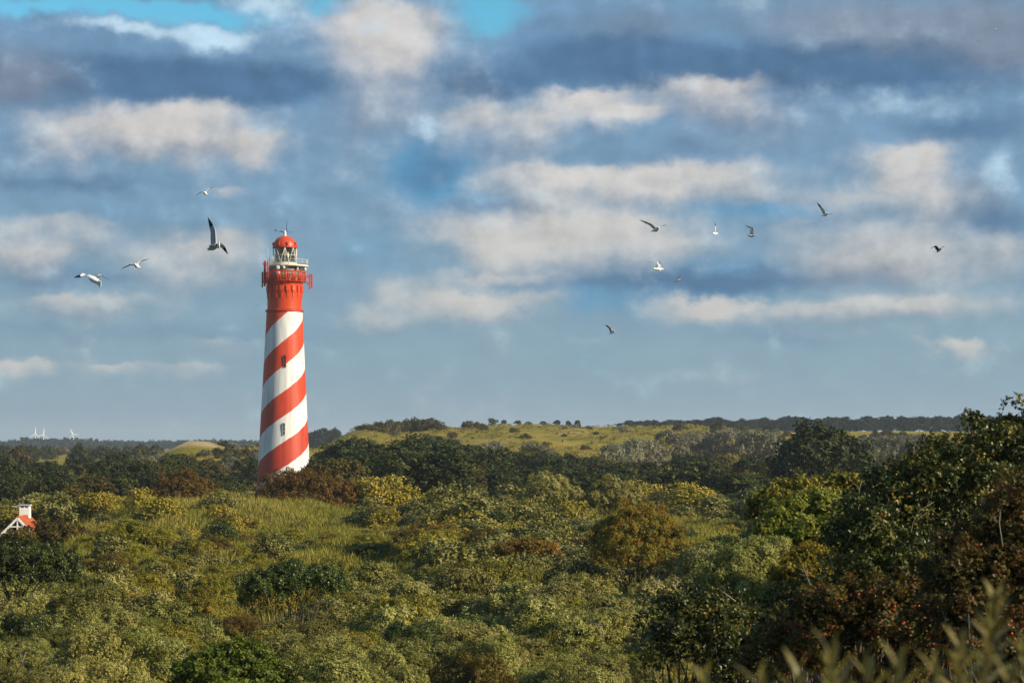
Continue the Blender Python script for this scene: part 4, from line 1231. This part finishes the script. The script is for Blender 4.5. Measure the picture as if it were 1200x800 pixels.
dead_branch([(213, 782, .3), (216, 768, .5), (218, 755, .6)], 52, 0.0128, 'slim thin twig in the thicket left of the bright green bush')

# ------------------------------------------------------------------ foreground sea buckthorn shoots, out of focus
rng = np.random.default_rng(3)
def near_leaf(L_, W_):
    mb = MB()
    for (s_, w_, z_) in ((0, .12, 0), (.3, .9, .03), (.65, .8, .02), (1, .06, -.06)):
        for (a_, dz) in ((-.5, .12), (0, 0), (.5, .12)): mb.v.append((a_ * w_ * W_, s_ * L_, z_ * L_ + dz * w_ * W_))
    for i in range(3):
        for q in range(2): mb.face((i * 3 + q, i * 3 + q + 1, i * 3 + 4 + q, i * 3 + 3 + q), 0, True)
    o = mb.build('leaf', LEAF['sprig']); me_ = o.data
    bpy.data.objects.remove(o)
    a_ = me_.attributes.new('tone', 'FLOAT', 'POINT'); a_.data.foreach_set('value', [rng.uniform(.2, .9)] * len(me_.vertices))
    return me_
LV = [near_leaf(.068 + .014 * (i % 3), .017 + .004 * (i % 2)) for i in range(6)]
near = empty('foreground_buckthorn', (1.0, 4.2, gz(1.0, 4.2)))
tag(near, 'blurred pale green bush of narrow leaved shoots poking into the bottom right corner', 'shrub')
nb_ = near.location.copy()
shoots = [(1166, 704, 4.2, 34), (1124, 762, 4.0, 26), (1200, 752, 3.8, 24), (972, 766, 3.6, 24), (1012, 784, 3.8, 20), (1052, 780, 3.4, 20), (935, 790, 3.5, 18),
          (1092, 782, 3.7, 18), (890, 798, 3.5, 14), (826, 798, 3.6, 14), (1150, 788, 3.5, 18), (1180, 792, 3.3, 16)]
for (px, py, d, nl) in shoots:
    tip = at(px, py, d) - nb_
    foot = Vector((tip.x * .75 + rng.uniform(-.06, .06), tip.y * .8, tip.z - .75))
    mid = foot.lerp(tip, .62) + Vector((rng.uniform(-.05, .05), 0, 0))
    st = MB().tube([foot * .5, foot, mid, tip], [.008, .006, .004, .0015], 6).build('stem', mat('twig_bark', (.16, .13, .09), .8) if False else BARK, near)
    for k in range(nl):
        f_ = (k / nl) ** .9
        p = tip.lerp(mid, f_ * .62)
        ax = (tip - mid).normalized()
        a_ = k * 2.4 + rng.uniform(-.3, .3)
        sd2 = Vector((math.cos(a_), math.sin(a_), 0))
        dr = (ax * (.95 - .65 * f_) + sd2 * (.45 + .75 * f_) + Vector((0, 0, rng.uniform(-.25, .25)))).normalized()
        q = dr.to_track_quat('Y', 'Z')
        o = link('leaf', LV[k % 6], st, p)
        o.rotation_mode = 'QUATERNION'; o.rotation_quaternion = q
        s_ = 1.0 - .35 * (1 - f_) ** 2 + rng.uniform(-.1, .15); o.scale = (s_, s_, s_)

# ------------------------------------------------------------------ gulls
FEATHER = mat('white_feather', (.80, .79, .76), .7, .2, .05, 9)
MANTLE = mat('grey_feather', (.36, .38, .41), .7, .2, .08, 9)
UNDER = mat('pale_grey_feather', (.70, .69, .66), .7, .2, .06, 9)
TIPB = mat('black_feather', (.02, .02, .022), .6, .2)
SLATE = mat('slate_feather', (.055, .06, .068), .6, .2)
DUSK = mat('dusky_feather', (.20, .20, .21), .7, .2)
BILL = mat('yellow_bill', (.55, .30, .05), .4, .4)


def gull(px, py, d, head, tail, lw, lt, rw, rt, label, dark=False, up=(0, 1, 0), fat=1.0):
    """body ends and wing joints as offsets in photo pixels (right, up, away), turned into metres at its distance"""
    m = d / F
    c0 = at(px, py, d)
    T = lambda q: Vector((q[0] * m, q[2] * m, q[1] * m))
    H, Tl = T(head), T(tail)
    ax = (H - Tl).normalized(); Lb = (H - Tl).length
    upv = T(up); upv = (upv - ax * upv.dot(ax)).normalized()
    sdv = ax.cross(upv)
    mb = MB(); seg = 8
    prof = [(0, .015, .16), (.10, .03, .17), (.22, .06, .10), (.40, .12, .125), (.58, .14, .145), (.72, .115, .115), (.82, .075, .08), (.88, .085, .085), (.94, .065, .06), (.965, .022, .022), (1.02, .012, .012), (1.05, .004, .004)]
    for (s_, rz_, rx_) in prof:
        p = Tl + ax * (Lb * s_) + upv * (.02 * Lb if s_ > .8 else 0)
        for k in range(seg):
            th = 2 * PI * k / seg
            mb.v.append(tuple(p + sdv * (rx_ * Lb * fat * math.cos(th)) + upv * (rz_ * Lb * fat * math.sin(th))))
    for i in range(len(prof) - 1):
        for k in range(seg):
            k2 = (k + 1) % seg
            mi = 4 if i >= 9 else (1 if (2 <= i <= 5 and 1 <= k <= 2) else 0)
            mb.face((i * seg + k, i * seg + k2, (i + 1) * seg + k2, (i + 1) * seg + k), mi, True)
    mb.face(range(seg)); 
    for (wr_, tp_) in ((T(lw), T(lt)), (T(rw), T(rt))):
        root = Tl.lerp(H, .66) + upv * .05 * Lb
        span = (wr_ - root).length + (tp_ - wr_).length
        b0_ = len(mb.v)
        st_ = []
        for k in range(7):
            f_ = k / 6
            if f_ < .5: p = root.lerp(wr_, f_ * 2) + ax * (.06 * span * math.sin(f_ * PI))
            else: p = wr_.lerp(tp_, (f_ - .5) * 2) + ax * (.06 * span * math.sin(f_ * PI)) 
            st_.append((f_, p))
        ch_ = [.34, .34, .33, .30, .24, .15, .02]
        for k, (f_, p) in enumerate(st_):
            t_ = (st_[min(k + 1, 6)][1] - st_[max(k - 1, 0)][1]).normalized()
            back = -ax - t_ * (-ax).dot(t_)
            if back.length < .25: back = back + (-upv) * .5
            back = (back.normalized() + t_ * .25 * f_).normalized()
            nn = t_.cross(back).normalized()
            if nn.dot(upv) < 0: nn = -nn
            cw = ch_[k] * span
            th_ = .022 * span * (1 - .8 * f_) + .002
            mb.v += [tuple(p), tuple(p + back * cw * .3 + nn * th_), tuple(p + back * cw), tuple(p + back * cw * .35 - nn * th_ * .3)]
        for k in range(6):
            for q in range(4):
                q2 = (q + 1) % 4
                mi = 3 if (k >= 4) else ((1 if q in (0, 1) else 2))
                if q == 1 and k >= 2: mi = 3 if k >= 4 else mi
                mb.face((b0_ + k * 4 + q, b0_ + k * 4 + q2, b0_ + (k + 1) * 4 + q2, b0_ + (k + 1) * 4 + q), mi, True)
        mb.face((b0_ + 3, b0_ + 2, b0_ + 1, b0_)); mb.face((b0_ + 24, b0_ + 25, b0_ + 26, b0_ + 27), 3)
    o = mb.build('gull', [DUSK if dark == 2 else FEATHER, SLATE if dark else MANTLE, SLATE if dark == 2 else UNDER, TIPB, BILL], None, c0)
    return tag(o, label, 'gull')


gull(240.4, 225.8, 110, (0, -.5, -6), (0, -1, 8), (-5.2, .8, 0), (-12.2, -3.6, 2), (3.6, 4, 0), (10.6, 8, 2), 'small gull gliding highest at left, above the big banking gull')
gull(250.5, 288.6, 48, (-8, -3, 9), (8, 1, -9), (-2.5, 17, -1), (-7, 33.8, -2), (9.6, -1, -2), (17.5, -10, -6), 'big white gull banking with one long dark-tipped wing straight up, left of the lantern', up=(.5, .2, -1))
gull(159.6, 310.5, 85, (0, 0, -8), (1, -2, 10), (-8, .5, 0), (-18.4, -4.4, 2), (5, 5, 0), (15.2, 7.6, 2), 'gull with shallow M-shaped wings between the big banking gull and the left edge')
gull(107, 326, 60, (-6, 4, 5), (13, -8, -8), (-9, 5.5, -2), (-19.5, 0.5, -5), (9, 5, 2), (20.5, -1.5, 2), 'white gull flying with spread grey wings, lowest and leftmost in the sky', up=(0, .6, 1))
gull(768.8, 267.3, 72, (3, -.5, -8), (-3, -3, 10), (-7, 5.5, 0), (-19.5, 10.2, 3), (7, 3.2, 0), (13.6, 4, 4), 'gull with its left wing raised high, leftmost of the upper right flock')
gull(837.6, 273.5, 110, (-3, -1, -6), (3, 1.2, 5), (.7, 7, 0), (.2, 13.6, 1), (1.2, -2.5, -1), (1.4, -5.2, -3), 'gull with wings held vertically, between two others in the upper right flock', up=(-.2, .5, -1))
gull(881, 275.8, 105, (-5.6, 0, -4), (5, -.5, 5), (-.8, 7.5, -1), (-8.2, 11.8, -1), (3, -1, -2), (6.3, -2.5, -5), 'dark winged gull seen side on, right of the vertical winged gull', dark=2, up=(-.2, 1, -.4))
gull(771.5, 315.3, 105, (-6.7, 0, -3), (6, .8, 4), (-.6, 8, 0), (-12.6, 8, 2), (2, -2, -2), (3.6, -4, -4), 'white gull with one wing stretched left, below the raised wing gull', dark=False, up=(-.1, 1, -.6))
gull(794.6, 327, 130, (-3.2, -2, -3), (2.6, 1.2, 3), (1.6, 3, 1), (5.2, 5, 1), (-1.4, -2, -2), (-4.4, -3.4, -4), 'tiny dark gull just below and right of the white side-on gull', dark=2, up=(0, .8, -1), fat=1.2)
gull(967, 251, 95, (3, .2, -5), (-2, -1.5, 6), (-3, 7, 0), (-9.6, 14.4, 1), (5, .5, 2), (11, 1, 6), 'gull with one narrow wing raised to the left, highest of the right flock')
gull(1100.4, 292.6, 130, (2.5, 1.5, -3), (-1.6, -2.6, 4), (-4, 4.8, 0), (-10.4, 1.4, 1), (3, 3, -1), (6, 4, -3), 'gull with drooping dark wings, farthest right near the edge of the photo', dark=2)
gull(717, 389, 130, (4, 1.5, -3), (-3, -2, 4), (-2, 6, 0), (-7.8, 8.7, 1), (1.6, -.6, 2), (3.6, -1.4, 4), 'gull flying lowest of the right flock, alone over the centre', up=(0, 1, -.5))
gull(1146.6, 48.2, 250, (-1.4, .5, -1.6), (1.2, -.4, 1.6), (-.8, .8, 0), (-2, 1.0, 0), (.8, -.2, 0), (2, -.6, 0), 'tiny dark bird speck near the top right corner', dark=2)
gull(1167, 34, 270, (-.8, .2, -1), (.8, 0, 1), (-.6, .5, 0), (-1.3, .2, 0), (.6, .5, 0), (1.3, .3, 0), 'faintest bird speck, above and right of the dark one in the top right corner', dark=False)

# ------------------------------------------------------------------ haze
hz = bpy.data.materials.new('haze_air'); hz.use_nodes = True
t = hz.node_tree; t.nodes.remove(t.nodes['Principled BSDF'])
pv = t.nodes.new('ShaderNodeVolumePrincipled')
pv.inputs['Color'].default_value = (.80, .90, 1.0, 1)
pv.inputs['Density'].default_value = .00010
pv.inputs['Anisotropy'].default_value = .2
t.links.new(pv.outputs[0], t.nodes['Material Output'].inputs['Volume'])
zlow = float(GZ.min()) - 1.0
MBh = MB(); MBh.box((0, 3600, (66 + zlow) / 2), (17000, 9000, 66 - zlow))
ho = MBh.build('haze', hz)
tag(ho, 'pale blue air between the dunes and the horizon', 'haze', kind='stuff')
